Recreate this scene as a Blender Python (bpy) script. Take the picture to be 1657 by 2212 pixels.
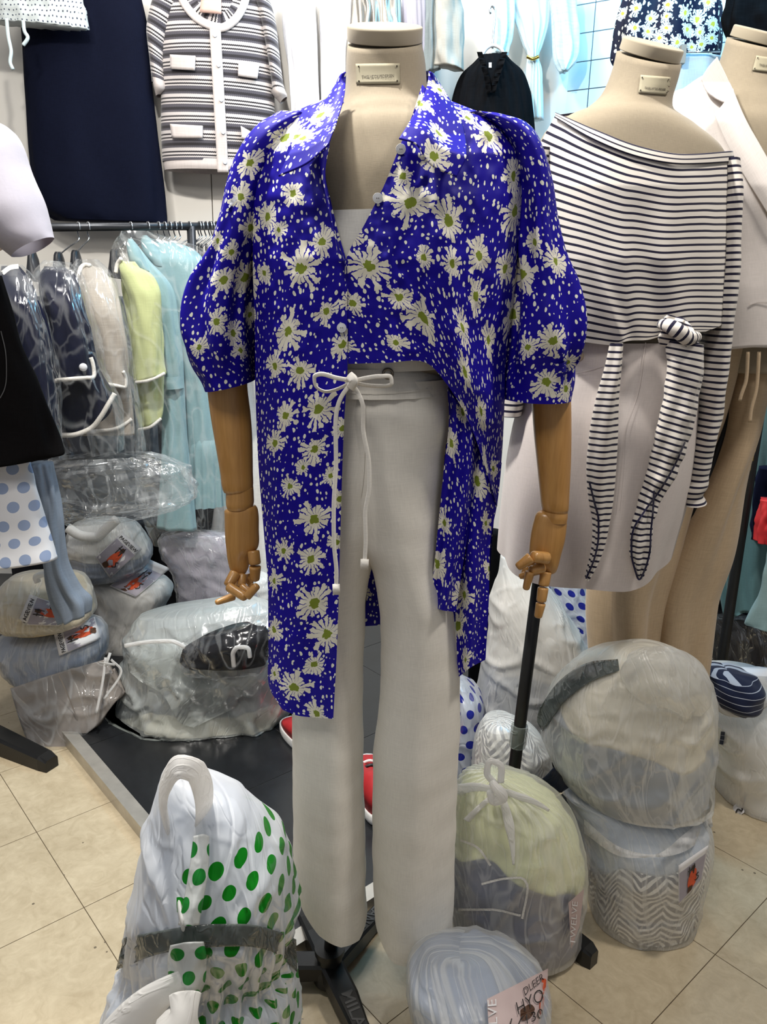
import bpy, math, random
import numpy as np
from mathutils import Vector, Matrix
for o in list(bpy.data.objects): bpy.data.objects.remove(o)
SC = bpy.context.scene
COL = SC.collection
random.seed(5)
RNG = np.random.default_rng(11)

# ------------------------------------------------------------------ camera
W, H, F = 1657.0, 2212.0, 1661.0
PITCH, ROLL, CAMH = math.radians(15.7), math.radians(1.2), 1.25
fwd = np.array([0, math.cos(PITCH), -math.sin(PITCH)])
up0 = np.cross([1., 0, 0], fwd)
right = np.array([1., 0, 0]) * math.cos(ROLL) + up0 * math.sin(ROLL)
upv = np.cross(right, fwd)
CPOS = np.array([0, 0, CAMH])
cam = bpy.data.cameras.new('camera')
cam.sensor_fit = 'VERTICAL'
cam.sensor_height = 36.0
cam.lens = 36.0 * F / H
cam.clip_start = 0.02
camo = bpy.data.objects.new('camera', cam)
COL.objects.link(camo)
camo.matrix_world = Matrix(((right[0], upv[0], -fwd[0], 0), (right[1], upv[1], -fwd[1], 0),
                            (right[2], upv[2], -fwd[2], CAMH), (0, 0, 0, 1)))
SC.camera = camo

# ------------------------------------------------------------------ light
SC.view_settings.view_transform = 'Standard'
SC.view_settings.look = 'None'
SC.view_settings.gamma = 1.0
SC.view_settings.use_curve_mapping = False
SC.view_settings.exposure = 0.12
SC.cycles.max_bounces = 7
SC.cycles.diffuse_bounces = 4
SC.cycles.glossy_bounces = 3
SC.cycles.transparent_max_bounces = 18
SC.cycles.caustics_reflective = False
SC.cycles.caustics_refractive = False
wd = bpy.data.worlds.new('world')
SC.world = wd
wd.use_nodes = True
wd.node_tree.nodes['Background'].inputs[0].default_value = (0.93, 0.95, 1.0, 1)
wd.node_tree.nodes['Background'].inputs[1].default_value = 0.22


def lamp(name, loc, target, size, power, col=(1, 1, 1), sizey=None):
    l = bpy.data.lights.new(name, 'AREA')
    l.energy = power
    l.color = col
    l.size = size
    if sizey:
        l.shape = 'RECTANGLE'
        l.size_y = sizey
    o = bpy.data.objects.new(name, l)
    COL.objects.link(o)
    o.location = loc
    d = Vector(target) - Vector(loc)
    o.rotation_euler = d.to_track_quat('-Z', 'Y').to_euler()
    return o


lamp('ceiling_lamp_key_offscreen', (-0.40, 1.20, 2.72), (0.05, 1.30, 0.9), 0.10, 50, (1.0, 0.96, 0.89))
lamp('front_fill_offscreen', (-0.5, -0.2, 2.75), (0.05, 1.4, 0.8), 0.5, 15, (1.0, 0.95, 0.88))  # fill light added behind the camera to brighten the shirt front
lamp('ceiling_lamp_right_offscreen', (1.0, 0.9, 2.75), (0.9, 1.5, 0.2), 0.2, 23, (1.0, 0.93, 0.84))
lamp('ceiling_lamp_left_offscreen', (-0.95, 1.25, 2.75), (-0.75, 2.1, 0.4), 0.2, 15, (1.0, 0.97, 0.93))
lamp('wall_lamp_warm_offscreen', (-0.9, 2.6, 2.75), (-0.9, 3.2, 1.7), 0.12, 8, (1.0, 0.97, 0.93), 1.2)
lamp('wall_lamp_neutral_offscreen', (-0.1, 2.65, 2.75), (-0.05, 3.2, 1.8), 0.12, 12, (0.93, 0.96, 1.0), 0.5)
lamp('wall_lamp_cool_offscreen', (0.95, 2.45, 2.72), (0.85, 3.1, 1.8), 0.12, 20, (0.16, 0.62, 1.0), 0.8)


# ------------------------------------------------------------------ projection helpers
def rays(px, py):
    px, py = np.asarray(px, float), np.asarray(py, float)
    return fwd + right * ((px - W / 2) / F)[..., None] - upv * ((py - H / 2) / F)[..., None]


def aty(px, py, Y):
    d = rays(px, py)
    return CPOS + d * (np.asarray(Y, float) / d[..., 1])[..., None]


def atz(px, py, z=0.0):
    d = rays(px, py)
    return CPOS + d * ((z - CAMH) / d[..., 2])[..., None]


def proj(P):
    d = np.asarray(P, float) - CPOS
    k = d @ fwd
    return W / 2 + F * (d @ right) / k, H / 2 - F * (d @ upv) / k, k


def mpp(Y):          # metres per pixel at about that distance
    return Y / F


# ------------------------------------------------------------------ noise
def _h(ix, iy, s):
    n = np.sin(ix * 127.1 + iy * 311.7 + s * 74.7) * 43758.5453
    return n - np.floor(n)


def vn(x, y, s=0):
    x, y = np.broadcast_arrays(np.asarray(x, float), np.asarray(y, float))
    ix, iy = np.floor(x), np.floor(y)
    fx, fy = x - ix, y - iy
    fx, fy = fx * fx * (3 - 2 * fx), fy * fy * (3 - 2 * fy)
    a, b = _h(ix, iy, s), _h(ix + 1, iy, s)
    c, d = _h(ix, iy + 1, s), _h(ix + 1, iy + 1, s)
    return (a + (b - a) * fx + (c - a) * fy + (a - b - c + d) * fx * fy) * 2 - 1


def fbm(x, y, s=0, o=3):
    r, a = 0, 1
    for k in range(o):
        r = r + a * vn(x * 2 ** k, y * 2 ** k, s + k * 7)
        a *= .5
    return r


def ridge(x, y, s=0):
    return 1 - 2 * np.abs(vn(x, y, s)) ** 0.7


# ------------------------------------------------------------------ curves
def cr(pts, n, lin=False):
    p = np.array(pts, float)
    seg = np.linalg.norm(np.diff(p[:, :2], axis=0), axis=1) + 1e-6
    t = np.concatenate([[0], np.cumsum(seg)])
    t /= t[-1]
    return crt(p, t, np.linspace(0, 1, n), lin)


def crt(p, t, q, lin=False):
    if lin or len(p) < 3:
        return np.stack([np.interp(q, t, p[:, k]) for k in range(p.shape[1])], 1)
    m = np.zeros_like(p)
    dt = np.diff(t)[:, None]
    sl = np.diff(p, axis=0) / dt
    m[1:-1] = (sl[:-1] * dt[1:] + sl[1:] * dt[:-1]) / (dt[1:] + dt[:-1])
    m[0], m[-1] = sl[0], sl[-1]
    flip = sl[:-1] * sl[1:] <= 0
    m[1:-1][flip] = 0
    i = np.clip(np.searchsorted(t, q, 'right') - 1, 0, len(t) - 2)
    h = (t[i + 1] - t[i])[:, None]
    s = ((q - t[i])[:, None]) / h
    return ((2 * s ** 3 - 3 * s ** 2 + 1) * p[i] + (s ** 3 - 2 * s ** 2 + s) * h * m[i]
            + (-2 * s ** 3 + 3 * s ** 2) * p[i + 1] + (s ** 3 - s ** 2) * h * m[i + 1])


# ------------------------------------------------------------------ objects
def tag(o, label=None, cat=None, group=None, kind=None):
    if label: o['label'] = label
    if cat: o['category'] = cat
    if group: o['group'] = group
    if kind: o['kind'] = kind
    return o


def thing(name, label, cat, loc=(0, 0, 0), group=None, kind=None):
    o = bpy.data.objects.new(name, None)
    COL.objects.link(o)
    o.location = loc
    o.empty_display_size = 0.05
    return tag(o, label, cat, group, kind)


def link(name, me, mat, parent=None):
    o = bpy.data.objects.new(name, me)
    COL.objects.link(o)
    if mat is not None: me.materials.append(mat)
    if parent is not None:
        o.parent = parent
        o.matrix_parent_inverse = Matrix.Translation(-world_loc(parent))
    return o


def world_loc(o):
    return Vector(o.location) if o.type == 'EMPTY' else Vector((0, 0, 0))


def mesh(name, V, Fc, mat, parent=None, smooth=True):
    me = bpy.data.meshes.new(name)
    me.from_pydata([tuple(map(float, v)) for v in V], [], Fc)
    if smooth: me.polygons.foreach_set('use_smooth', [True] * len(me.polygons))
    me.update()
    return link(name, me, mat, parent)


def gridmesh(name, P, mat, parent, caps=False, UV=None):
    nv, nu = P.shape[:2]
    idx = np.arange(nv * nu).reshape(nv, nu)
    Q = np.stack([idx[:-1, :-1], idx[:-1, 1:], idx[1:, 1:], idx[1:, :-1]], -1).reshape(-1, 4)
    V = P.reshape(-1, 3)
    faces = Q.tolist()
    if caps:
        c0, c1 = P[0].mean(0), P[-1].mean(0)
        V = np.vstack([V, c0, c1])
        n = nv * nu
        faces += [[n, idx[0, j + 1], idx[0, j]] for j in range(nu - 1)]
        faces += [[n + 1, idx[-1, j], idx[-1, j + 1]] for j in range(nu - 1)]
    me = bpy.data.meshes.new(name)
    me.from_pydata(V.tolist(), [], faces)
    me.polygons.foreach_set('use_smooth', [True] * len(me.polygons))
    if UV is not None:
        u = me.uv_layers.new(name='cloth')
        uv = UV.reshape(-1, 2)
        if caps: uv = np.vstack([uv, uv[:nu].mean(0), uv[-nu:].mean(0)])
        li = np.zeros(len(me.loops), int)
        me.loops.foreach_get('vertex_index', li)
        u.data.foreach_set('uv', uv[li].astype(np.float32).ravel())
    me.update()
    return link(name, me, mat, parent)


def arcuv(P, ref=None):
    du = np.linalg.norm(np.diff(P, axis=1), axis=2)
    u = np.concatenate([np.zeros((P.shape[0], 1)), np.cumsum(du, 1)], 1)
    r = P.shape[1] // 2 if ref is None else ref
    u -= u[:, r:r + 1]
    dv = np.linalg.norm(np.diff(P[:, r], axis=0), axis=1)
    v = np.concatenate([[0], np.cumsum(dv)])
    return np.stack([u, np.repeat(v[:, None], P.shape[1], 1)], -1)


class Surf:
    """a finished grid surface: the object, its points and where its front shows"""
    def __init__(s, o, P, UV, front):
        s.o, s.P, s.UV, s.front = o, P, UV, front
        s.x, s.y, s.k = proj(P)

    def Y(s, px, py, k=5):
        fx, fy, fY = s.x[s.front], s.y[s.front], s.P[..., 1][s.front]
        px, py = np.asarray(px, float), np.asarray(py, float)
        out = np.zeros(px.shape)
        for i, (a, b) in enumerate(zip(px.ravel(), py.ravel())):
            d = (fx - a) ** 2 + (fy - b) ** 2
            j = np.argpartition(d, k)[:k]
            w = 1 / (d[j] + 2.0)
            out.flat[i] = (fY[j] * w).sum() / w.sum()
        return out


def tube(name, rows, Y, mat, parent=None, b=0.5, bmin=0.0, nu=56, nv=60, ex=2.0, disp=None, caps=False,
         zmin=None, lin=False, smoothz=True):
    """closed body lofted through rows (left x,y, right x,y[, half depth m[, centre Y]]) given in photo pixels on the plane Y"""
    R = []
    for r in rows:
        r = list(r)
        y0 = r[5] if len(r) > 5 and r[5] is not None else Y
        L, Rr = aty(r[0], r[1], y0), aty(r[2], r[3], y0)
        hw = np.linalg.norm(Rr - L) / 2
        bb = r[4] if len(r) > 4 and r[4] is not None else max(hw * b, bmin)
        R.append(np.concatenate([L, Rr, [bb]]))
    R = np.array(R)
    mid = (R[:, :3] + R[:, 3:6]) / 2
    hw = np.linalg.norm(R[:, 3:6] - R[:, :3], axis=1)
    t = np.concatenate([[0], np.cumsum(np.linalg.norm(np.diff(mid, axis=0), axis=1) + 0.5 * np.abs(np.diff(hw)) + 1e-5)])
    t /= t[-1]
    q = np.linspace(0, 1, nv)
    G = crt(R, t, q, lin)
    th = np.linspace(0.5 * np.pi, 2.5 * np.pi, nu + 1)       # starts at the back
    c, s = np.cos(th), np.sin(th)
    cx = np.sign(c) * np.abs(c) ** (2 / ex)
    sy = np.sign(s) * np.abs(s) ** (2 / ex)
    mid = (G[:, :3] + G[:, 3:6]) / 2
    half = (G[:, 3:6] - G[:, :3]) / 2
    P = mid[:, None, :] + half[:, None, :] * cx[None, :, None]
    P[..., 1] += G[:, 6][:, None] * sy[None, :]
    if disp is not None:
        hn = half / (np.linalg.norm(half, axis=1)[:, None] + 1e-9)
        N = hn[:, None, :] * c[None, :, None]
        N[..., 1] += s[None, :]
        D = disp(np.broadcast_to(th[None, :], P.shape[:2]), np.broadcast_to(q[:, None], P.shape[:2]), P)
        D = np.array(np.broadcast_to(D, P.shape[:2]))
        D[:, -1] = D[:, 0]
        P = P + N * D[..., None]
    if zmin is not None:
        P[..., 2] = np.maximum(P[..., 2], zmin + 0.002)
    UV = arcuv(P)
    o = gridmesh(name, P, mat, parent, caps, UV)
    front = np.broadcast_to((s < 0.15)[None, :], P.shape[:2])
    return Surf(o, P, UV, front)


def coons(top, right_, bottom, left_, nu, nv, lin=False):
    T, B = cr(top, nu, lin), cr(bottom, nu, lin)
    L, R = cr(left_, nv, lin), cr(right_, nv, lin)
    u = np.linspace(0, 1, nu)[None, :, None]
    v = np.linspace(0, 1, nv)[:, None, None]
    return ((1 - v) * T[None] + v * B[None] + (1 - u) * L[:, None] + u * R[:, None]
            - ((1 - u) * (1 - v) * T[0] + u * (1 - v) * T[-1] + (1 - u) * v * B[0] + u * v * B[-1]))


def patch(name, top, right_, bottom, left_, depth, mat, parent=None, nu=40, nv=40, thick=0.0, lin=False):
    """sheet of cloth: outline in photo pixels, depth(px,py,u,v) gives the real distance Y of its surface"""
    g = coons(top, right_, bottom, left_, nu, nv, lin)
    u = np.broadcast_to(np.linspace(0, 1, nu)[None, :], (nv, nu))
    v = np.broadcast_to(np.linspace(0, 1, nv)[:, None], (nv, nu))
    Yd = depth(g[..., 0], g[..., 1], u, v) if callable(depth) else np.full((nv, nu), float(depth))
    P = aty(g[..., 0], g[..., 1], Yd)
    UV = arcuv(P)
    o = gridmesh(name, P, mat, parent, False, UV)
    if thick:
        m = o.modifiers.new('thick', 'SOLIDIFY')
        m.thickness = thick
        m.offset = 0
    return Surf(o, P, UV, np.ones((nv, nu), bool))


def quad(name, c, surf, mat, parent=None, off=0.003, nu=8, nv=8, thick=0.0):
    """flat thing lying on a surface; c = four pixel corners tl,tr,br,bl"""
    if surf is None or isinstance(surf, float):
        f = surf
    elif hasattr(surf, 'Y'):
        f = lambda x, y, u, v: surf.Y(x, y) - off
    else:
        f = lambda x, y, u, v: surf(x)
    return patch(name, [c[0], c[1]], [c[1], c[2]], [c[3], c[2]], [c[0], c[3]], f, mat, parent, nu, nv, thick, lin=True)


def pipe(name, pts, r, mat, parent=None, ns=8, n=None, cyclic=False, flat=None):
    """round (or flattened) strand through 3D points; r scalar or per point"""
    p = np.array([np.array(q, float) for q in pts])
    if n is None: n = max(2, len(p) * 6)
    if len(p) > 2:
        t = np.concatenate([[0], np.cumsum(np.linalg.norm(np.diff(p, axis=0), axis=1) + 1e-7)])
        t /= t[-1]
        rr = np.full(len(p), r) if np.isscalar(r) else np.array(r)
        q = crt(np.column_stack([p, rr]), t, np.linspace(0, 1, n))
    else:
        rr = np.full(2, r) if np.isscalar(r) else np.array(r)
        n = 2
        q = np.column_stack([p, rr])
    p, rr = q[:, :3], q[:, 3]
    tg = np.gradient(p, axis=0)
    tg /= np.linalg.norm(tg, axis=1)[:, None] + 1e-9
    ref = np.array([0, 1., 0]) if abs(tg[0] @ [0, 1, 0]) < .9 else np.array([1., 0, 0])
    A = []
    a = ref
    for k in range(n):
        a = a - tg[k] * (a @ tg[k])
        a /= np.linalg.norm(a) + 1e-9
        A.append(a)
    A = np.array(A)
    B = np.cross(tg, A)
    th = np.linspace(0, 2 * np.pi, ns, endpoint=False)
    fl = 1.0 if flat is None else flat
    V = (p[:, None] + rr[:, None, None] * (np.cos(th)[None, :, None] * A[:, None] * fl + np.sin(th)[None, :, None] * B[:, None])).reshape(-1, 3)
    Fc = [[i * ns + j, i * ns + (j + 1) % ns, (i + 1) * ns + (j + 1) % ns, (i + 1) * ns + j] for i in range(n - 1) for j in range(ns)]
    Fc += [list(range(ns))[::-1], [(n - 1) * ns + j for j in range(ns)]]
    o = mesh(name, V, Fc, mat, parent)
    al = np.concatenate([[0], np.cumsum(np.linalg.norm(np.diff(p, axis=0), axis=1))])
    uv = np.stack([np.repeat((np.arange(ns) * .01)[None], n, 0), np.repeat(al[:, None], ns, 1)], -1).reshape(-1, 2)
    li = np.zeros(len(o.data.loops), int); o.data.loops.foreach_get('vertex_index', li)
    o.data.uv_layers.new(name='cloth').data.foreach_set('uv', uv[li].astype(np.float32).ravel())
    return o


def pp(px, py, Y):
    return aty(px, py, Y)


def capsules(name, pts, radii, mat, parent=None, ns=14):
    """jointed wooden finger: one rounded segment between each pair of points"""
    V, Fc = [], []
    for k in range(len(pts) - 1):
        a, b = np.array(pts[k], float), np.array(pts[k + 1], float)
        r0, r1 = radii[k], radii[k + 1]
        d = b - a
        L = np.linalg.norm(d)
        d /= L
        a = a + d * r0 * .25
        ref = np.array([0, 1., 0]) if abs(d[1]) < .9 else np.array([1., 0, 0])
        e1 = np.cross(d, ref); e1 /= np.linalg.norm(e1)
        e2 = np.cross(d, e1)
        prof = [(0, .0), (.0, .80), (.04, .97), (.15, 1.0), (.5, 1.0), (.85, 1.0), (.95, .93), (1.0, .7), (1.02, 0)]
        base = len(V)
        for s, f in prof:
            rad = (r0 + (r1 - r0) * s) * f
            c = a + (b - a) * s
            for j in range(ns):
                th = 2 * math.pi * j / ns
                V.append(c + rad * (math.cos(th) * e1 + math.sin(th) * e2))
        for i in range(len(prof) - 1):
            for j in range(ns):
                Fc.append([base + i * ns + j, base + i * ns + (j + 1) % ns, base + (i + 1) * ns + (j + 1) % ns, base + (i + 1) * ns + j])
    return mesh(name, V, Fc, mat, parent)


def box(name, c, size, mat, parent=None, rz=0.0, bevel=0.0):
    x, y, z = [s / 2 for s in size]
    V = [(a * x, b * y, d * z) for a in (-1, 1) for b in (-1, 1) for d in (-1, 1)]
    ca, sa = math.cos(rz), math.sin(rz)
    V = [(c[0] + p[0] * ca - p[1] * sa, c[1] + p[0] * sa + p[1] * ca, c[2] + p[2]) for p in V]
    Fc = [[0, 1, 3, 2], [4, 6, 7, 5], [0, 4, 5, 1], [2, 3, 7, 6], [0, 2, 6, 4], [1, 5, 7, 3]]
    o = mesh(name, V, Fc, mat, parent, smooth=False)
    if bevel:
        m = o.modifiers.new('bevel', 'BEVEL')
        m.width = bevel
        m.segments = 2
    return o


def lathe(name, axis0, axis1, prof, mat, parent=None, ns=32):
    """turned body: prof = [(0..1 along the axis, radius)]"""
    a, b = np.array(axis0, float), np.array(axis1, float)
    d = (b - a); L = np.linalg.norm(d); d /= L
    ref = np.array([0, 1., 0]) if abs(d[1]) < .9 else np.array([1., 0, 0])
    e1 = np.cross(d, ref); e1 /= np.linalg.norm(e1)
    e2 = np.cross(d, e1)
    V, Fc = [], []
    for s, r in prof:
        for j in range(ns):
            th = 2 * math.pi * j / ns
            V.append(a + d * L * s + r * (math.cos(th) * e1 + math.sin(th) * e2))
    n = len(prof)
    for i in range(n - 1):
        for j in range(ns):
            Fc.append([i * ns + j, i * ns + (j + 1) % ns, (i + 1) * ns + (j + 1) % ns, (i + 1) * ns + j])
    Fc += [list(range(ns))[::-1], [(n - 1) * ns + j for j in range(ns)]]
    o = mesh(name, V, Fc, mat, parent)
    m = o.modifiers.new('edges', 'EDGE_SPLIT')
    m.split_angle = math.radians(50)
    return o


def textmesh(name, s, origin, xend, yend, surf, mat, parent=None, off=0.005, bold=0.0, mirror=False):
    """lettering on a surface: origin, end of baseline and top of the capital in photo pixels"""
    cu = bpy.data.curves.new('t', 'FONT')
    cu.body = s
    cu.size = 1.0
    cu.offset = bold
    cu.resolution_u = 3
    to = bpy.data.objects.new('t', cu)
    me = bpy.data.meshes.new_from_object(to)
    V = np.array([v.co[:2] for v in me.vertices])
    Fc = [list(p.vertices) for p in me.polygons]
    bpy.data.objects.remove(to)
    bpy.data.meshes.remove(me)
    w = V[:, 0].max() - V[:, 0].min()
    h = 0.72
    a = (V[:, 0] - V[:, 0].min()) / w
    bb = V[:, 1] / h
    o, x, y = np.array(origin, float), np.array(xend, float), np.array(yend, float)
    p = o + a[:, None] * (x - o) + bb[:, None] * (y - o)
    Yv = surf.Y(p[:, 0], p[:, 1]) - off if hasattr(surf, 'Y') else np.full(len(p), float(surf))
    return mesh(name, aty(p[:, 0], p[:, 1], Yv), Fc, mat, parent, smooth=False)


def stroke(name, pts, wpx, surf, mat, parent=None, off=0.006, n=None, lin=False):
    """pen stroke, seam or thin strip on a surface, pixel polyline"""
    p = cr(pts, n or max(8, len(pts) * 5), lin)
    t = np.gradient(p, axis=0)
    t /= np.linalg.norm(t, axis=1)[:, None] + 1e-9
    nrm = np.stack([-t[:, 1], t[:, 0]], 1) * wpx / 2
    g = np.stack([p - nrm, p, p + nrm], 1)
    Yv = surf.Y(g[..., 0], g[..., 1]) - off if hasattr(surf, 'Y') else np.full(g.shape[:2], float(surf))
    P = aty(g[..., 0], g[..., 1], Yv)
    return gridmesh(name, P, mat, parent, False, arcuv(P))
# ------------------------------------------------------------------ materials
def lin(c):
    if isinstance(c, str):
        c = [int(c[i:i + 2], 16) / 255 for i in (1, 3, 5)]
    return tuple(x / 12.92 if x <= 0.04045 else ((x + 0.055) / 1.055) ** 2.4 for x in c) + (1,)


class NT:
    def __init__(s, name):
        s.m = bpy.data.materials.new(name)
        s.m.use_nodes = True
        s.t = s.m.node_tree
        s.b = s.t.nodes['Principled BSDF']
        s.out = s.t.nodes['Material Output']

    def n(s, typ, **kw):
        x = s.t.nodes.new(typ)
        for k, v in kw.items(): setattr(x, k, v)
        return x

    def l(s, a, b):
        s.t.links.new(a, b)

    def put(s, sock, v):
        if hasattr(v, 'links') or isinstance(v, bpy.types.NodeSocket):
            s.l(v, sock)
        else:
            sock.default_value = v

    def math(s, op, a, b=0.0, c=0.0):
        x = s.n('ShaderNodeMath', operation=op)
        s.put(x.inputs[0], a); s.put(x.inputs[1], b); s.put(x.inputs[2], c)
        return x.outputs[0]

    def vmath(s, op, a, b=(0, 0, 0)):
        x = s.n('ShaderNodeVectorMath', operation=op)
        s.put(x.inputs[0], a); s.put(x.inputs[1], b)
        return x.outputs[1] if op in ('LENGTH', 'DISTANCE', 'DOT_PRODUCT') else x.outputs[0]

    def mix(s, f, a, b):
        x = s.n('ShaderNodeMix', data_type='RGBA')
        s.put(x.inputs[0], f); s.put(x.inputs[6], a); s.put(x.inputs[7], b)
        return x.outputs[2]

    def coord(s, which='Object'):
        return s.n('ShaderNodeTexCoord').outputs[which]

    def uv(s, name):
        return s.n('ShaderNodeUVMap', uv_map=name).outputs[0]

    def scale(s, v, sc):
        return s.vmath('MULTIPLY', v, sc if isinstance(sc, tuple) else (sc, sc, sc))

    def noise(s, v, scale=5., detail=2., rough=.5, dist=0., dim='3D'):
        x = s.n('ShaderNodeTexNoise', noise_dimensions=dim)
        s.l(v, x.inputs['Vector'])
        x.inputs['Scale'].default_value = scale
        x.inputs['Detail'].default_value = detail
        x.inputs['Roughness'].default_value = rough
        x.inputs['Distortion'].default_value = dist
        return x.outputs[0]

    def vor(s, v, scale, feature='F1', rnd=1.0, dim='3D'):
        x = s.n('ShaderNodeTexVoronoi', feature=feature, voronoi_dimensions=dim)
        s.l(v, x.inputs['Vector'])
        x.inputs['Scale'].default_value = scale
        x.inputs['Randomness'].default_value = rnd
        return x

    def ramp(s, f, stops):
        x = s.n('ShaderNodeValToRGB')
        s.l(f, x.inputs[0])
        e = x.color_ramp.elements
        while len(e) < len(stops): e.new(0.5)
        for i, (p, c) in enumerate(stops):
            e[i].position = p
            e[i].color = c if len(c) == 4 else tuple(c) + (1,)
        return x.outputs[0]

    def bump(s, h, strength=.3, dist=.002):
        x = s.n('ShaderNodeBump')
        s.l(h, x.inputs['Height'])
        x.inputs['Strength'].default_value = strength
        x.inputs['Distance'].default_value = dist
        s.l(x.outputs[0], s.b.inputs['Normal'])
        return x.outputs[0]

    def set(s, col=None, rough=None, metal=None, spec=None, sheen=None):
        if col is not None: s.put(s.b.inputs['Base Color'], col)
        if rough is not None: s.put(s.b.inputs['Roughness'], rough)
        if metal is not None: s.b.inputs['Metallic'].default_value = metal
        if spec is not None: s.b.inputs['Specular IOR Level'].default_value = spec
        if sheen is not None: s.b.inputs['Sheen Weight'].default_value = sheen
        return s.m


def plain(name, col, rough=.5, metal=0., var=.08, vs=30., spec=.4, bump=0., bs=200.):
    t = NT(name)
    co = t.coord()
    c = lin(col)
    n = t.noise(co, vs, 3)
    k = t.ramp(n, [(.3, tuple(x * (1 - var) for x in c[:3])), (.7, tuple(min(1, x * (1 + var)) for x in c[:3]))])
    t.set(k, rough, metal, spec)
    if bump: t.bump(t.noise(co, bs, 2), bump, .001)
    return t.m


def cloth(name, col, rough=.85, weave=900., var=.05, bump=.25, slub=0.25):
    """woven fabric: fine crossed threads with slubs"""
    t = NT(name)
    uv = t.uv('cloth')
    c = lin(col)
    a = t.noise(t.scale(uv, (weave, weave * .06, 1)), 1., 2)
    b = t.noise(t.scale(uv, (weave * .06, weave, 1)), 1., 2)
    w = t.math('ADD', t.math('MULTIPLY', a, .5), t.math('MULTIPLY', b, .5))
    k = t.ramp(w, [(.35, tuple(x * (1 - var - slub * .2) for x in c[:3])), (.62, tuple(min(1, x * (1 + var)) for x in c[:3]))])
    t.set(k, rough, 0, .25 if max(c[:3]) > .03 else .08, .15 if max(c[:3]) > .03 else 0.)
    t.bump(w, bump, .0006)
    return t.m


def stripes(name, base, line, period, frac, axis=1, wob=0.0008, rough=.85):
    t = NT(name)
    uv = t.uv('cloth')
    s = t.n('ShaderNodeSeparateXYZ'); t.l(uv, s.inputs[0])
    wobble = t.math('MULTIPLY', t.math('SUBTRACT', t.noise(uv, 9., 2), .5), wob * 6)
    v = t.math('ADD', s.outputs[axis], wobble)
    f = t.math('FRACT', t.math('DIVIDE', v, period))
    m = t.math('LESS_THAN', f, frac)
    slub = t.noise(t.scale(uv, (60, 900, 1)), 1., 3)
    ba = t.mix(slub, tuple(x * .92 for x in lin(base)[:3]) + (1,), lin(base))
    t.set(t.mix(m, ba, lin(line)), rough, 0, .2, .15)
    t.bump(slub, .2, .0006)
    return t.m


def film(name, col, clear=.45, rough=.25, gloss=.25, bs=14., bstr=.35, trans=.4, pattern=None, crease=.5, stretch=(1, 1, .45)):
    """thin plastic: partly see-through, partly milky, with sharp glossy creases"""
    t = NT(name)
    co = t.vmath('ADD', t.scale(t.uv('cloth'), (stretch[0], stretch[2], 1)), t.scale(t.coord(), .25))
    c = lin(col)

    def lines(sc, wd, dist):
        n = t.noise(co, sc, 2, .5, dist)
        a = t.math('ABSOLUTE', t.math('SUBTRACT', n, .5))
        x = t.n('ShaderNodeMapRange', interpolation_type='SMOOTHSTEP')
        t.l(a, x.inputs[0])
        for k, v in zip((1, 2, 3, 4), (0., wd, 1., 0.)): x.inputs[k].default_value = v
        return x.outputs[0]
    l1, l2 = lines(bs, .035, 1.2), lines(bs * 2.6, .05, .8)
    ln = t.math('MINIMUM', t.math('ADD', l1, t.math('MULTIPLY', l2, .6)), 1.)
    h = t.math('ADD', ln, t.math('MULTIPLY', t.noise(co, bs * 3, 2, .5, .5), 1.2))
    bm = t.n('ShaderNodeBump'); t.l(h, bm.inputs['Height'])
    bm.inputs['Strength'].default_value = bstr
    bm.inputs['Distance'].default_value = .004
    d = t.n('ShaderNodeBsdfDiffuse'); tr = t.n('ShaderNodeBsdfTranslucent')
    colr = c if pattern is None else pattern(t, c)
    t.put(d.inputs[0], colr); t.put(tr.inputs[0], colr)
    t.l(bm.outputs[0], d.inputs['Normal'])
    m1 = t.n('ShaderNodeMixShader'); m1.inputs[0].default_value = trans
    t.l(d.outputs[0], m1.inputs[1]); t.l(tr.outputs[0], m1.inputs[2])
    tp = t.n('ShaderNodeBsdfTransparent')
    tp.inputs[0].default_value = (.985, .985, .985, 1)
    m2 = t.n('ShaderNodeMixShader')
    cl = t.clearmask if pattern is not None else clear
    cl = t.math('MULTIPLY', cl, t.math('SUBTRACT', 1., t.math('MULTIPLY', ln, crease)))
    t.l(cl, m2.inputs[0])
    t.l(m1.outputs[0], m2.inputs[1]); t.l(tp.outputs[0], m2.inputs[2])
    g = t.n('ShaderNodeBsdfGlossy'); g.inputs['Roughness'].default_value = rough
    g.inputs[0].default_value = (1, 1, 1, 1)
    t.l(bm.outputs[0], g.inputs['Normal'])
    fr = t.n('ShaderNodeFresnel'); fr.inputs[0].default_value = 1.4
    t.l(bm.outputs[0], fr.inputs['Normal'])
    f2 = t.math('MINIMUM', t.math('MULTIPLY', fr.outputs[0], gloss * 1.6), .07 + gloss * .3)
    m3 = t.n('ShaderNodeMixShader')
    t.l(f2, m3.inputs[0])
    t.l(m2.outputs[0], m3.inputs[1]); t.l(g.outputs[0], m3.inputs[2])
    t.l(m3.outputs[0], t.out.inputs['Surface'])
    t.t.nodes.remove(t.b)
    return t.m


def dotted(t, base, dots, scale, size, co, rnd=.25):
    """printed spots on a sheet, coordinates in metres"""
    v = t.vor(co, scale, 'F1', rnd, '2D')
    m = t.math('LESS_THAN', v.outputs['Distance'], size)
    return t.mix(m, base, lin(dots)), m


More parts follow.
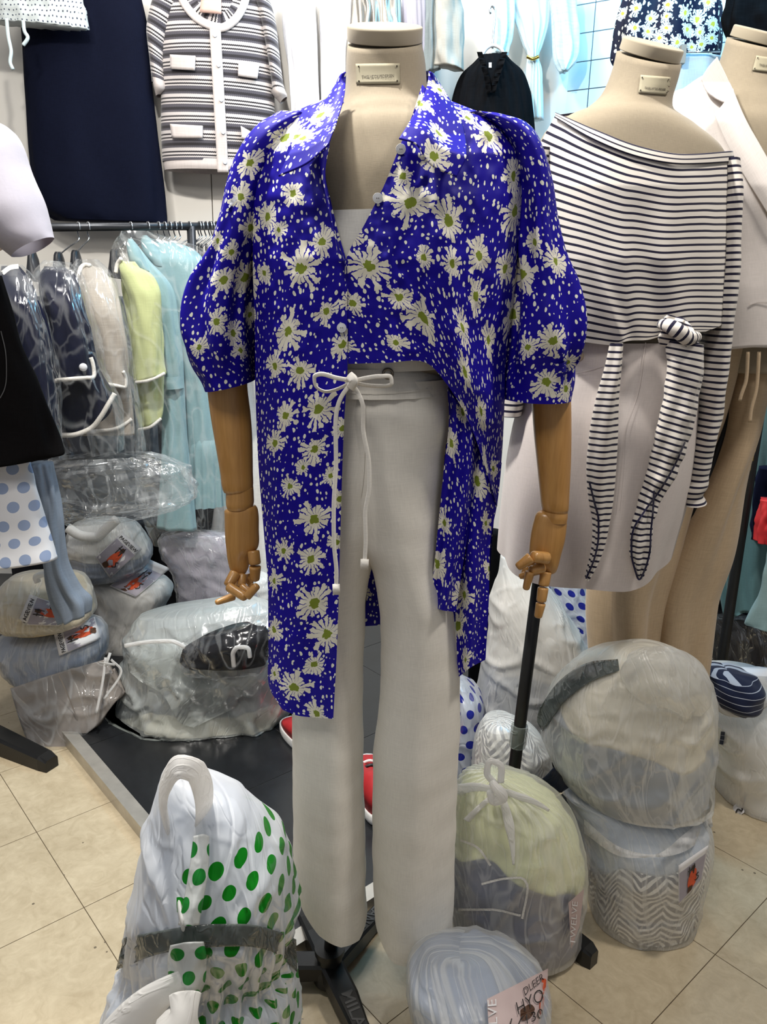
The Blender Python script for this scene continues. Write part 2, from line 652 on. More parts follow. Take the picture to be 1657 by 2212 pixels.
def daisy_mat(name, blue, petal, eye, rough=.55, dotscale=1 / .0105, dotsize=.21):
    t = NT(name)
    uv = t.uv('cloth')
    # background flecks
    nz = t.n('ShaderNodeTexNoise'); t.l(uv, nz.inputs['Vector']); nz.inputs['Scale'].default_value = 55.
    wob = t.scale(t.vmath('SUBTRACT', nz.outputs['Color'], (.5, .5, .5)), .9)
    st = t.scale(uv, (dotscale * 1.2, dotscale * .85, 1))
    v = t.vor(t.vmath('ADD', st, wob), 1., 'F1', .85, '2D')
    sc = t.n('ShaderNodeSeparateColor'); t.l(v.outputs['Color'], sc.inputs[0])
    rad = t.math('MULTIPLY_ADD', sc.outputs[0], .20, dotsize - .14)
    fleck = t.math('LESS_THAN', v.outputs['Distance'], rad)
    base = t.mix(fleck, lin(blue), lin('#e9ead9'))
    # daisy: local coordinates of the nearest flower
    fu = t.uv('flower')
    sd = t.n('ShaderNodeSeparateXYZ'); t.l(t.uv('seed'), sd.inputs[0])
    nz2 = t.n('ShaderNodeTexNoise'); t.l(t.vmath('ADD', fu, t.uv('seed')), nz2.inputs['Vector']); nz2.inputs['Scale'].default_value = 4.5
    p = t.vmath('ADD', fu, t.scale(t.vmath('SUBTRACT', nz2.outputs['Color'], (.5, .5, .5)), .28))
    xyz = t.n('ShaderNodeSeparateXYZ'); t.l(p, xyz.inputs[0])
    r = t.math('SQRT', t.math('ADD', t.math('MULTIPLY', xyz.outputs[0], xyz.outputs[0]), t.math('MULTIPLY', xyz.outputs[1], xyz.outputs[1])))
    ang = t.math('ARCTAN2', xyz.outputs[1], xyz.outputs[0])
    npet = 16.
    a = t.math('MULTIPLY_ADD', ang, npet / (2 * math.pi), 30.)
    fl = t.math('FLOOR', a)
    fr = t.math('ABSOLUTE', t.math('SUBTRACT', t.math('FRACT', a), .5))
    wn = t.n('ShaderNodeTexWhiteNoise', noise_dimensions='2D')
    cv = t.n('ShaderNodeCombineXYZ'); t.l(t.math('ROUND', t.math('MODULO', t.math('ADD', fl, 60.), npet)), cv.inputs[0]); t.l(t.math('ROUND', sd.outputs[0]), cv.inputs[1])
    t.l(cv.outputs[0], wn.inputs['Vector'])
    s2 = t.n('ShaderNodeSeparateColor'); t.l(wn.outputs['Color'], s2.inputs[0])
    ln = t.math('MULTIPLY_ADD', s2.outputs[0], .58, .50)
    # petal half width: full at the heart, gaps open outwards, blunt tip
    wd = t.math('SUBTRACT', t.math('MULTIPLY_ADD', s2.outputs[1], .14, .36), t.math('MULTIPLY', t.math('SUBTRACT', r, .30), .10))
    wd = t.math('MAXIMUM', wd, .17)
    inner = t.math('LESS_THAN', r, t.math('MULTIPLY_ADD', s2.outputs[2], .20, .22))
    pet = t.math('MULTIPLY', t.math('LESS_THAN', r, ln), t.math('MAXIMUM', t.math('LESS_THAN', fr, wd), inner))
    nz3 = t.noise(t.vmath('ADD', fu, t.uv('seed')), 5., 2)
    eyem = t.math('LESS_THAN', r, t.math('MULTIPLY_ADD', nz3, .22, .12))
    clear = t.math('LESS_THAN', r, t.math('MULTIPLY', ln, 1.02))
    halo = t.math('MULTIPLY', clear, t.math('LESS_THAN', r, .95))
    base2 = t.mix(halo, base, lin(blue))
    c1 = t.mix(pet, base2, lin(petal))
    c2 = t.mix(eyem, c1, lin(eye))
    t.set(c2, rough, 0, .15, 0.)
    t.bump(t.noise(t.scale(uv, (700, 700, 1)), 1., 2), .15, .0004)
    return t.m


def flowers(surf, spots, mat, spare_r=0.030, spare_gap=0.082, seed=1, rand_all=False, keep=10.):
    """lay the daisies of the print on a cloth surface: spots = (px, py, radius px) seen in the photo, the rest random"""
    o, UV = surf.o, surf.UV
    rng = np.random.default_rng(seed)
    C, R = [], []
    fx, fy = np.where(surf.front, surf.x, 1e9), np.where(surf.front, surf.y, 1e9)
    if not rand_all:
        for s in spots:
            d = (fx - s[0]) ** 2 + (fy - s[1]) ** 2
            i = np.unravel_index(np.argmin(d), d.shape)
            if d[i] > (keep + s[2] * .7) ** 2: continue
            m = surf.k[i] / F
            c = UV[i] + np.array([s[0] - surf.x[i], s[1] - surf.y[i]]) * m
            C.append(c); R.append(s[2] * m * 1.18)
    flat = UV.reshape(-1, 2)
    fr = surf.front.reshape(-1)
    order = rng.permutation(len(flat))[:4000]
    for j in order:
        if fr[j] and not rand_all: continue
        if C and np.min(np.linalg.norm(np.array(C) - flat[j], axis=1)) < spare_gap: continue
        C.append(flat[j]); R.append(spare_r * rng.uniform(.75, 1.25))
    if not C: C, R = [np.array([9., 9.])], [.03]
    C, R = np.array(C), np.array(R)
    ang = rng.uniform(0, 6.28, len(C))
    sd = rng.integers(1, 60, (len(C), 2)).astype(float)
    me = o.data
    li = np.zeros(len(me.loops), int); me.loops.foreach_get('vertex_index', li)
    n = len(flat)
    luv = flat[np.minimum(li, n - 1)]
    ls = np.zeros(len(me.polygons), int); me.polygons.foreach_get('loop_start', ls)
    lt = np.zeros(len(me.polygons), int); me.polygons.foreach_get('loop_total', lt)
    fid = np.repeat(np.arange(len(ls)), lt)
    cen = np.stack([np.bincount(fid, luv[:, k]) / lt for k in range(2)], 1)
    D = np.linalg.norm(cen[:, None] - C[None], axis=2) / R[None]
    near = np.argmin(D, 1)[fid]
    q = (luv - C[near]) / R[near][:, None]
    ca, sa = np.cos(ang[near]), np.sin(ang[near])
    q = np.stack([q[:, 0] * ca - q[:, 1] * sa, q[:, 0] * sa + q[:, 1] * ca], 1)
    u = me.uv_layers.new(name='flower'); u.data.foreach_set('uv', q.astype(np.float32).ravel())
    u = me.uv_layers.new(name='seed'); u.data.foreach_set('uv', sd[near].astype(np.float32).ravel())
    if not me.materials: me.materials.append(mat)


def wood_mat(name, a, b, rough=.32):
    t = NT(name)
    co = t.coord()
    n = t.noise(t.scale(co, (55, 55, 5)), 1., 3, .55, .6)
    fine = t.noise(t.scale(co, (400, 400, 18)), 1., 2)
    f = t.math('ADD', t.math('MULTIPLY', n, .75), t.math('MULTIPLY', fine, .25))
    t.set(t.ramp(f, [(.32, lin(a)), (.68, lin(b))]), rough, 0, .5)
    t.b.inputs['Coat Weight'].default_value = .2
    t.b.inputs['Coat Roughness'].default_value = .2
    return t.m


def knit_mat(name):
    """cardigan: bands of black and grey knit on cream, coordinates in metres down the body"""
    t = NT(name)
    uv = t.uv('cloth')
    s = t.n('ShaderNodeSeparateXYZ'); t.l(uv, s.inputs[0])
    tooth = t.math('MULTIPLY', t.math('SINE', t.math('MULTIPLY', s.outputs[0], 2 * math.pi / .007)), .0008)
    f = t.math('FRACT', t.math('DIVIDE', t.math('ADD', s.outputs[1], tooth), .058))
    cream, grey, black = lin('#d2cbc8'), lin('#4c4a52'), lin('#17151c')
    r = t.n('ShaderNodeValToRGB'); t.l(f, r.inputs[0])
    r.color_ramp.interpolation = 'CONSTANT'
    st = [(0, cream), (.18, black), (.27, cream), (.38, black), (.47, cream), (.55, grey), (.72, black), (.88, grey)]
    e = r.color_ramp.elements
    while len(e) < len(st): e.new(.5)
    for i, (p, c) in enumerate(st): e[i].position = p; e[i].color = c
    st2 = t.noise(t.scale(uv, (420, 420, 1)), 1., 2)
    t.set(t.mix(t.math('MULTIPLY', st2, .12), r.outputs[0], lin('#b0a8a6')), .9, 0, .15, .3)
    t.bump(st2, .5, .001)
    return t.m


M = {}
M['linen'] = cloth('linen_form_cover', '#8e8370', weave=1500, var=.06, bump=.3)
M['linen_cap'] = cloth('linen_cap', '#9a907d', weave=1500, var=.05, bump=.2)
M['label'] = plain('woven_label', '#9c957f', .8, var=.04)
M['ink'] = plain('black_ink', '#23201f', .6)
M['ink_brown'] = plain('label_ink', '#4a4438', .7)
M['wood'] = wood_mat('beech_wood', '#a2743c', '#c69658')
M['black_metal'] = plain('black_powder_coat', '#141414', .38, 0, .1, 60)
M['black_plastic'] = plain('black_plastic', '#1b1c20', .35)
M['steel'] = plain('bright_wire', '#b9bdc2', .22, 1.0, .05)
M['gold'] = plain('gold_chain', '#c9ad5a', .25, 1.0, .1)
M['grommet'] = plain('grommet_metal', '#7d766c', .3, .9)
M['white_cloth'] = cloth('white_linen', '#e6e2d9', weave=700, var=.03, bump=.35)
M['cord'] = cloth('white_cord', '#e4e0d8', weave=500)
M['white_top'] = cloth('white_jersey', '#dad8d2', weave=900)
M['button'] = plain('pearl_button', '#d9dbe0', .25, var=.03)
M['daisy_blue'] = daisy_mat('blue_daisy_print', '#170a90', '#e3dfcf', '#7d8c33')
M['daisy_navy'] = daisy_mat('navy_daisy_print', '#10142b', '#d9dcd8', '#c2b23e', dotscale=1 / .02)
M['stripe'] = stripes('breton_stripe', '#d9d3cb', '#16142e', .0108, .34)
M['stripe_sleeve'] = stripes('breton_stripe_sleeve', '#d9d3cb', '#16142e', .0112, .36)
M['stripe_band'] = stripes('breton_band', '#d9d3cb', '#16142e', .0075, .30, wob=.0002)
M['navy_edge'] = cloth('navy_binding', '#1d1b38')
M['skirt'] = cloth('off_white_cotton', '#cfc6c2', weave=800, var=.03)
M['blazer'] = cloth('white_blazer_linen', '#d3ccc8', weave=700, var=.03)
M['beige'] = cloth('beige_linen', '#b8a285', weave=500, var=.06, bump=.4)
M['navy'] = cloth('navy_skirt_cloth', '#0d1122', weave=600, var=.12)
M['black_cloth'] = cloth('black_denim', '#0b0a0b', weave=500, var=.2)
M['jacket_navy'] = cloth('navy_jacket', '#11152a', weave=500, var=.12)
M['jacket_grey'] = cloth('grey_tweed', '#a39c92', weave=300, var=.08)
M['jacket_green'] = cloth('pale_green_jacket', '#b6be8c', weave=400, var=.04)
M['aqua'] = cloth('aqua_cotton', '#86a6ac', weave=600, var=.04)
M['teal'] = cloth('dusty_teal', '#4f7277', weave=500, var=.05)
M['pale_teal'] = cloth('pale_teal', '#8fadb0', weave=500, var=.04)
M['braid'] = plain('white_braid', '#dcd9d2', .8, var=.12, vs=300, bump=.8, bs=400)
M['knit'] = knit_mat('striped_knit')
M['knit_plain'] = cloth('cream_rib', '#d9cfca', weave=260, var=.05, bump=.6)
M['pink_tag'] = plain('pink_knit_tag', '#e3bdae', .9)
M['sheer_white'] = cloth('white_wall_garment', '#e6e6ea', weave=400, var=.03)
M['silver'] = plain('silver_satin', '#9c968d', .28, .55, .25, 14)
M['satin_beige'] = cloth('oat_trousers', '#aba79c', weave=500)
M['satin_grey'] = cloth('grey_green_lining', '#7f8888', weave=500)
M['lace'] = cloth('white_lace', '#c9dcdf', weave=160, var=.12, bump=1.0)
M['chiffon'] = cloth('white_chiffon', '#d3e2e4', weave=500, var=.03)
M['black_blouse'] = cloth('black_crepe', '#08090c', weave=300, var=.3)
M['pale_blue'] = cloth('pale_blue_trousers', '#b5c9d6', weave=500)
M['tee'] = cloth('white_tee', '#aeabb6', weave=900, var=.02)
M['wood_yellow'] = wood_mat('varnished_wood_arm', '#a86a14', '#d39a35')
M['white_paper'] = plain('white_card', '#d8d6d6', .6, var=.02)
M['grey_photo'] = plain('photo_grey', '#9d97a1', .5, var=.05)
M['orange'] = plain('orange_print', '#c9502c', .6, var=.12, vs=60)
M['brown_print'] = plain('brown_print', '#4d3323', .6, var=.2)
M['pink_card'] = plain('pink_card', '#b9a5a2', .5, var=.04)
M['tape'] = film('grey_tape', '#5f6664', .25, .12, .6, 12, .5, .2, None, .3)
M['tape_navy'] = film('navy_tape', '#1b2334', .10, .2, .4, 12, .4, .1)
M['tape_clear'] = film('clear_tape', '#9aa39c', .6, .12, .6, 20, .5, .2)
M['clear'] = film('clear_film', '#f2f5f6', .985, .14, .36, 5, .35, .5, None, .17, (1, 1, .5))
M['cloudy'] = film('cloudy_film', '#e6eaec', .90, .14, .5, 6, .5, .5, None, .3)
M['bag_white'] = film('milky_film', '#f4f3f0', .28, .30, .3, 9, .3, .5, None, .5, (1.2, 1.2, .3))
M['bag_grey'] = film('grey_milky_film', '#dfe5e2', .46, .18, .6, 6, .35, .45, None, .35)
M['bag_sheer'] = film('sheer_milky_film', '#eeeeea', .60, .28, .32, 9, .3, .45, None, .5, (1.2, 1.2, .28))
M['bag_roll'] = film('rolled_film', '#f8f7f5', .15, .4, .15, 14, .4, .5, None, .4)
M['dark_film'] = film('smoky_film', '#4a4a4c', .6, .12, .6, 8, .6, .3)
M['gold_eye'] = M['gold']
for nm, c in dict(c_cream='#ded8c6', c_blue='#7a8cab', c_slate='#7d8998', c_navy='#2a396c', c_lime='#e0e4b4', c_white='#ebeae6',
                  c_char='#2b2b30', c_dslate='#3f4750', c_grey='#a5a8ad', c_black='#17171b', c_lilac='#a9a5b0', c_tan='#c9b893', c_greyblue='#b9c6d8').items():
    M[nm] = cloth('folded_' + nm[2:], c, weave=400, var=.06)
M['c_pin'] = stripes('navy_pinstripe', '#141c36', '#a8adb8', .016, .10)
M['red'] = plain('red_print', '#b0262a', .6)


def zig(name):
    t = NT(name)
    uv = t.uv('cloth')
    nz = t.n('ShaderNodeTexNoise'); t.l(uv, nz.inputs['Vector']); nz.inputs['Scale'].default_value = 9.
    s = t.n('ShaderNodeSeparateXYZ')
    t.l(t.vmath('ADD', uv, t.scale(t.vmath('SUBTRACT', nz.outputs['Color'], (.5, .5, .5)), .05)), s.inputs[0])
    z = t.math('ABSOLUTE', t.math('SUBTRACT', t.math('FRACT', t.math('DIVIDE', s.outputs[0], .09)), .5))
    v = t.math('ADD', s.outputs[1], t.math('MULTIPLY', z, .075))
    f = t.math('LESS_THAN', t.math('FRACT', t.math('DIVIDE', v, .0155)), .45)
    t.set(t.mix(f, lin('#5a5b68'), lin('#f6f4ee')), .8, 0, .2)
    t.bump(f, .3, .001)
    return t.m


M['zig'] = zig('chevron_knit')


def dots_film(name, base, dot, scale, size, clear, zcut=None):
    def pat(t, c):
        uv = t.uv('cloth')
        s = t.n('ShaderNodeSeparateXYZ'); t.l(uv, s.inputs[0])
        # staggered rows
        g = t.scale(uv, scale)
        sx = t.n('ShaderNodeSeparateXYZ'); t.l(g, sx.inputs[0])
        row = t.math('FLOOR', sx.outputs[1])
        nz = t.n('ShaderNodeTexNoise'); t.l(uv, nz.inputs['Vector']); nz.inputs['Scale'].default_value = 14.
        nx = t.math('MULTIPLY', t.math('SUBTRACT', nz.outputs[0], .5), .5)
        fx = t.math('SUBTRACT', t.math('FRACT', t.math('ADD', t.math('ADD', sx.outputs[0], nx), t.math('MULTIPLY', row, .5))), .5)
        fy = t.math('SUBTRACT', t.math('FRACT', sx.outputs[1]), .5)
        d = t.math('SQRT', t.math('ADD', t.math('MULTIPLY', fx, fx), t.math('MULTIPLY', fy, fy)))
        m = t.math('LESS_THAN', d, size)
        if zcut:
            m = t.math('MULTIPLY', m, t.math('GREATER_THAN', s.outputs[0], zcut[0]))
            m = t.math('MULTIPLY', m, t.math('GREATER_THAN', s.outputs[1], zcut[1]))
        t.clearmask = t.math('MULTIPLY', t.math('SUBTRACT', 1., m), clear)
        return t.mix(m, c, lin(dot))
    return film(name, base, clear, .26, .32, 8, .3, .45, pat, .3)


M['dots_green'] = dots_film('green_dot_film', '#eef1f5', '#128a1c', 1 / .034, .30, .20, (-0.02, .10))
M['dots_green_all'] = dots_film('green_dot_flap', '#eef1f0', '#2a9a40', 1 / .034, .30, .25)
M['dots_blue'] = dots_film('blue_dot_film', '#e8eef6', '#27309a', 1 / .04, .28, .3)


def dot_cloth(name, base, dot, scale, size):
    t = NT(name)
    uv = t.uv('cloth')
    g = t.scale(uv, scale)
    sx = t.n('ShaderNodeSeparateXYZ'); t.l(g, sx.inputs[0])
    row = t.math('FLOOR', sx.outputs[1])
    fx = t.math('SUBTRACT', t.math('FRACT', t.math('ADD', sx.outputs[0], t.math('MULTIPLY', row, .5))), .5)
    fy = t.math('SUBTRACT', t.math('FRACT', sx.outputs[1]), .5)
    d = t.math('SQRT', t.math('ADD', t.math('MULTIPLY', fx, fx), t.math('MULTIPLY', fy, fy)))
    m = t.math('LESS_THAN', d, size)
    t.set(t.mix(m, lin(base), lin(dot)), .7, 0, .3)
    return t.m


M['dot_skirt'] = dot_cloth('blue_dot_cotton', '#d9dbe0', '#8c9dbd', 1 / .047, .30)
M['speckle'] = dot_cloth('speckled_cotton', '#ccd3d2', '#3c4458', 1 / .015, .17)


def floor_mat(name, a, b, rough, spots):
    t = NT(name)
    co = t.coord()
    n = t.noise(co, 9., 6, .7, .8)
    vein = t.noise(co, 28., 4, .6, 2.0)
    f = t.math('ADD', t.math('MULTIPLY', n, .55), t.math('MULTIPLY', vein, .45))
    c = t.ramp(f, [(.3, lin(a)), (.7, lin(b))])
    if spots:
        sp = t.math('MULTIPLY', t.math('LESS_THAN', t.vor(co, 26.).outputs['Distance'], .075), t.math('GREATER_THAN', t.noise(co, 6., 1), .55))
        c = t.mix(t.math('MULTIPLY', sp, .75), c, lin('#3a3128'))
    t.set(c, rough, 0, .45)
    return t.m


M['vinyl'] = floor_mat('marbled_vinyl', '#a8987c', '#cbbda1', .34, True)
M['joint'] = plain('dark_joint', '#5a4c39', .8)
M['black_tile'] = floor_mat('black_floor_tile', '#17181a', '#222427', .28, False)
M['black_joint'] = plain('grey_joint', '#6a6a68', .7)
M['aluminium'] = plain('aluminium_edge', '#b9b5ad', .3, .55, .1, 25)
M['wall'] = plain('white_wall_paint', '#e2ded6', .5, var=.015, vs=4)
M['wall_seam'] = plain('wall_seam', '#7c766c', .8)
M['wall_tile'] = plain('glazed_white_tile', '#d6e2e8', .16, var=.02, vs=4)
M['grout'] = plain('dark_grout', '#4b565e', .8)
M['brown_wood'] = wood_mat('brown_board', '#6b4520', '#8a5c2e')
# ------------------------------------------------------------------ the room
A = np.array([-.658, .753]); B = np.array([.753, .658])      # directions of the floor joints
K = np.array([-.215, 1.149])                                  # front corner of the black platform
PZ = 0.035                                                    # its height


def slab(name, c, da, db, la, lb, z0, z1, mat, parent=None, bevel=0.0):
    c = np.array(c)
    q = [c, c + da * la, c + da * la + db * lb, c + db * lb]
    V = [(p[0], p[1], z) for z in (z0, z1) for p in q]
    Fc = [[3, 2, 1, 0], [4, 5, 6, 7], [0, 1, 5, 4], [1, 2, 6, 5], [2, 3, 7, 6], [3, 0, 4, 7]]
    o = mesh(name, V, Fc, mat, parent, smooth=False)
    return o


floor = tag(box('floor', (0.2, 1.6, -0.05), (7, 6.4, 0.0985), M['joint']), 'beige marbled vinyl floor laid in square tiles', kind='structure')
TS = 0.305
o0 = atz(1545, 2062)[:2]                                      # a joint crossing seen in the photo
for i in range(-7, 8):
    for j in range(-5, 7):
        c = o0 + A * TS * i + B * TS * j
        m = c + (A + B) * TS / 2
        if not (-1.7 < m[0] < 1.6 and 0.55 < m[1] < 2.6): continue
        d = m - K
        if d @ A > .2 and d @ B > .2: continue                # under the platform
        slab('floor_tile', c + (A + B) * .0009, A, B, TS - .0018, TS - .0018, -.002, 0.0, M['vinyl'], floor)
plat = tag(slab('platform', K, A, B, 2.6, 2.4, 0.0, PZ - .0015, M['black_joint']), 'low black tiled platform with metal edge', kind='structure')
BT = 0.45
for i in range(6):
    for j in range(6):
        la, lb = min(BT, 2.6 - .045 - i * BT), min(BT, 2.4 - .03 - j * BT)
        if la < .02 or lb < .02: continue
        slab('platform_tile', K + A * (.03 + i * BT) + B * (.03 + j * BT) + (A + B) * .001, A, B, la - .002, lb - .002, PZ - .003, PZ, M['black_tile'], plat)
e1 = tag(slab('trim_1', K - (A + B) * .002, A, B, 2.6, .034, 0, PZ + .003, M['aluminium']), 'aluminium edge strip of the black platform', kind='structure')
e2 = tag(slab('trim_2', K - (A + B) * .002 + B * .034, A, B, .034, 2.37, 0, PZ + .003, M['aluminium']), 'aluminium edge strip on the other side of the platform', kind='structure')

WY = 3.2
wall = tag(box('wall_back', (-0.72, WY + .05, 1.4), (2.75, .09, 2.9), M['wall_seam']), 'white panelled back wall', kind='structure')
xs = aty(459, 420, WY)[0]
edges = [-2.1, xs - 1.05, xs, 0.655]
for a, b in zip(edges[:-1], edges[1:]):
    box('wall_panel', ((a + b) / 2, WY - .004, 1.4), (b - a - .004, .014, 2.9), M['wall'], wall)
ang = math.radians(-31)
wr = tag(box('wall_right', (0.645 + 1.15 * math.cos(ang) + .05 * math.sin(-ang), WY + 1.15 * math.sin(ang) + .05 * math.cos(ang), 1.4), (2.3, .09, 2.9), M['grout'], None, ang),
         'white glazed tile wall with dark grout', kind='structure')
tw, tth = .093, .093
wn = np.array([math.sin(ang), -math.cos(ang)]); wdv = np.array([math.cos(ang), math.sin(ang)])
for i in range(16):
    for j in range(11):
        c = np.array([0.645, WY]) + wdv * (tw * (i + .5)) + wn * .0
        box('wall_tile', (c[0], c[1], 1.44 + tth * (j + .5)), (tw - .0035, .012, tth - .0035), M['wall_tile'], wr, ang)
tag(box('baseboard_right', (1.1, 1.86, .06), (.16, .3, .12), M['brown_wood'], None, 0.6), 'brown wooden board at floor level behind the bag of navy clothes', kind='structure')
# ------------------------------------------------------------------ main dress form
Y1 = 1.15


def fold_v(k, amp, seed=0, grow=True):
    def f(th, v, P):
        g = v if grow else 1
        return amp * g * (np.sin(th * k + 3 * vn(v * 2, th * .3, seed) + seed) + .6 * vn(th * k * .7, v * 2.5, seed + 3))
    return f


def tilt_top(S, n0, lean=22., frac=.16):
    """neck cut off at a slant, facing the aisle"""
    P = S.P
    nv, nu = P.shape[:2]
    c = P[0].mean(0)
    w = np.clip(1 - np.linspace(0, 1, nv) / frac, 0, 1)[:, None] ** 1.3
    P[..., 2] += (P[..., 1] - c[1]) * math.tan(math.radians(lean)) * w
    co = S.o.data.vertices
    arr = np.zeros(len(co) * 3); co.foreach_get('co', arr); arr = arr.reshape(-1, 3)
    arr[:nv * nu] = P.reshape(-1, 3)
    co.foreach_set('co', arr.ravel())
    S.o.data.update()
    S.x, S.y, S.k = proj(P)


def form(label, cat, rows, Y, cap, lab, text, hub, poletop, poler=.0125, b=.62, labpx=None):
    t = thing('dress_form', label, cat, (hub[0], hub[1], 0))
    s = tube('torso', rows, Y, M['linen'], t, b=b, bmin=.052, nu=64, nv=70, caps=True)
    tilt_top(s, 0)
    c0, ax_, hh, w = cap
    ax_ = np.array(ax_, float); ax_ /= np.linalg.norm(ax_)
    c0 = np.array(c0) + ax_ * .002; c1 = c0 + ax_ * hh
    lathe('neck_cap', c0, c1, [(0, w * .97), (.05, w), (.85, w), (.96, w * .985), (1, w * .95)], M['linen_cap'], t, 40)
    lq = quad('neck_label', lab, s, M['label'], t, .0016, 12, 8, .0012)
    for a, b_ in ((.06, .14), (.94, .14), (.06, .86), (.94, .86)):
        p = np.array(lab[0]) * (1 - a) * (1 - b_) + np.array(lab[1]) * a * (1 - b_) + np.array(lab[2]) * a * b_ + np.array(lab[3]) * (1 - a) * b_
        q = aty(p[0], p[1], float(s.Y(p[0], p[1])) - .003)
        lathe('label_rivet', q, q + np.array([0, -.001, 0]), [(0, .0011), (1, .0011)], M['ink_brown'], lq.o, 8)
    textmesh('label_lettering', text[0], text[1], text[2], text[3], lq, M['ink_brown'], lq.o, .0016, bold=.012)
    pipe('pole', [(hub[0], hub[1], .05), poletop], poler, M['black_metal'], t, 16)
    return t, s


rows = [(751, 96, 911, 92, .052, 1.168), (748, 130, 918, 128, .054, 1.168), (747, 180, 922, 178, .057, 1.166), (742, 215, 925, 213, .062, 1.162), (722, 250, 945, 246, .072, 1.156),
        (655, 285, 1020, 280, .088, 1.15), (598, 330, 1085, 326, .098, 1.146), (580, 400, 1105, 396, .110, 1.143), (582, 520, 1098, 520, .122, 1.143), (610, 620, 1060, 620, .112, 1.146),
        (640, 720, 1015, 720, .092), (650, 785, 990, 785, .088), (720, 830, 920, 830, .04)]
hub1 = (-.083, 1.155)
neck_c = aty(833, 98, 1.168); neck_t = aty(833, 66, 1.168)
ax = np.array([0, 0, 1.])
cap = (aty(831, 94, 1.168), (0.0, -.375, .927), .0185, .0505)
form1, torso1 = form('beige linen dress form with wooden arms wearing the blue daisy shirt', 'dress form', rows, Y1, cap,
                     [(769, 138), (863, 137), (864, 181), (770, 182)], ("TWELVE\"DE.PEDERSEN", (781, 170), (851, 167), (781, 163)), hub1, tuple(aty(812, 826, Y1)))

# stand: hub, ring and four feet with cast lettering
lathe('stand_hub', (hub1[0], hub1[1], 0.012), (hub1[0], hub1[1], .085), [(0, .030), (.35, .030), (.5, .024), (.82, .022), (.84, .028), (1, .028)], M['black_metal'], form1, 28)
for tx, ty, txt in ((795, 2290, 'MILANO'), (835, 1975, 'MILANO'), (520, 2120, None), (650, 1985, None)):
    h = np.array([hub1[0], hub1[1], 0.0]); e = atz(tx, ty)
    d = (e - h)[:2]; L = .26; d /= np.linalg.norm(d); n_ = np.array([-d[1], d[0]])
    prof = [(.01, .022, .058), (.08, .021, .056), (.5 * L, .0165, .044), (.9 * L, .0135, .034), (L, .011, .03)]
    V, Fc = [], []
    for s_, w_, z_ in prof:
        zb = .030 * (1 - s_ / L)
        for a, z in ((-1, zb), (1, zb), (1, z_ - .004), (.75, z_), (-.75, z_), (-1, z_ - .004)):
            p = h[:2] + d * s_ + n_ * w_ * a
            V.append((p[0], p[1], z))
    for i in range(4):
        for j in range(6): Fc.append([i * 6 + j, i * 6 + (j + 1) % 6, (i + 1) * 6 + (j + 1) % 6, (i + 1) * 6 + j])
    Fc += [list(range(6))[::-1], [24 + j for j in range(6)]]
    foot = mesh('stand_foot', V, Fc, M['black_metal'], form1, smooth=False)
    if txt:
        cu = bpy.data.curves.new('t', 'FONT'); cu.body = txt; cu.size = .030; cu.extrude = .0012; cu.offset = .0004; cu.resolution_u = 3
        to = bpy.data.objects.new('t', cu)
        me = bpy.data.meshes.new_from_object(to); bpy.data.objects.remove(to)
        fl = 1 if ty > 2150 else -1
        for v in me.vertices:
            s_ = (.075 + v.co.x) if fl > 0 else (.205 - v.co.x)
            q = h[:2] + d * s_ + n_ * fl * (v.co.y - .010)
            z = np.interp(s_, [p[0] for p in prof], [p[2] for p in prof])
            v.co = (q[0], q[1], z + v.co.z)
        link('cast_lettering', me, plain('raised_letters_%d' % tx, '#3a3a3a', .5), foot)

# ------------------------------------------------------------------ wooden arms
def wrings(rows, Y, name, parent, b=.9, caps=True):
    return tube(name, rows, Y, M['wood'], parent, b=b, nu=40, nv=40, caps=caps)


def R1(px, Y=Y1): return px * mpp(Y) * 1.02


arm = wrings([(462, 700, 560, 700), (446, 800, 545, 790), (449, 845, 534, 832), (456, 900, 541, 895), (466, 960, 545, 957), (476, 1020, 546, 1020), (482, 1058, 546, 1055), (484, 1062, 545, 1059)], Y1, 'upper_arm', form1)
wrings([(488, 1055, 547, 1052), (488, 1072, 548, 1070), (489, 1092, 548, 1088), (492, 1100, 545, 1096)], Y1, 'elbow_joint', arm.o)
fore = wrings([(489, 1100, 552, 1092), (485, 1103, 556, 1098), (485, 1112, 558, 1108), (486, 1150, 559, 1146), (489, 1185, 558, 1180), (492, 1210, 541, 1205), (497, 1230, 536, 1228), (501, 1239, 531, 1238)], Y1, 'forearm', form1, .62)
capsules('thumb', [pp(547, 1186, Y1 - .012), pp(551, 1220, Y1 - .018), pp(551, 1254, Y1 - .016)], [R1(13.5), R1(13.5), R1(10)], M['wood'], fore.o)
capsules('finger', [pp(510, 1235, Y1 - .010), pp(492, 1266, Y1 - .028), pp(531, 1291, Y1 - .052), pp(557, 1264, Y1 - .050)], [R1(13), R1(11), R1(10), R1(8)], M['wood'], fore.o)
capsules('finger', [pp(525, 1238, Y1 - .004), pp(521, 1266, Y1 - .016), pp(541, 1282, Y1 - .03)], [R1(11), R1(10), R1(8)], M['wood'], fore.o)
capsules('finger', [pp(533, 1238, Y1 + .012), pp(541, 1262, Y1 + .008), pp(548, 1280, Y1 - .005)], [R1(9), R1(8), R1(7)], M['wood'], fore.o)
capsules('finger', [pp(520, 1240, Y1 + .02), pp(508, 1287, Y1 + .012), pp(466, 1302, Y1 - .008)], [R1(10), R1(9.5), R1(6.5)], M['wood'], fore.o)

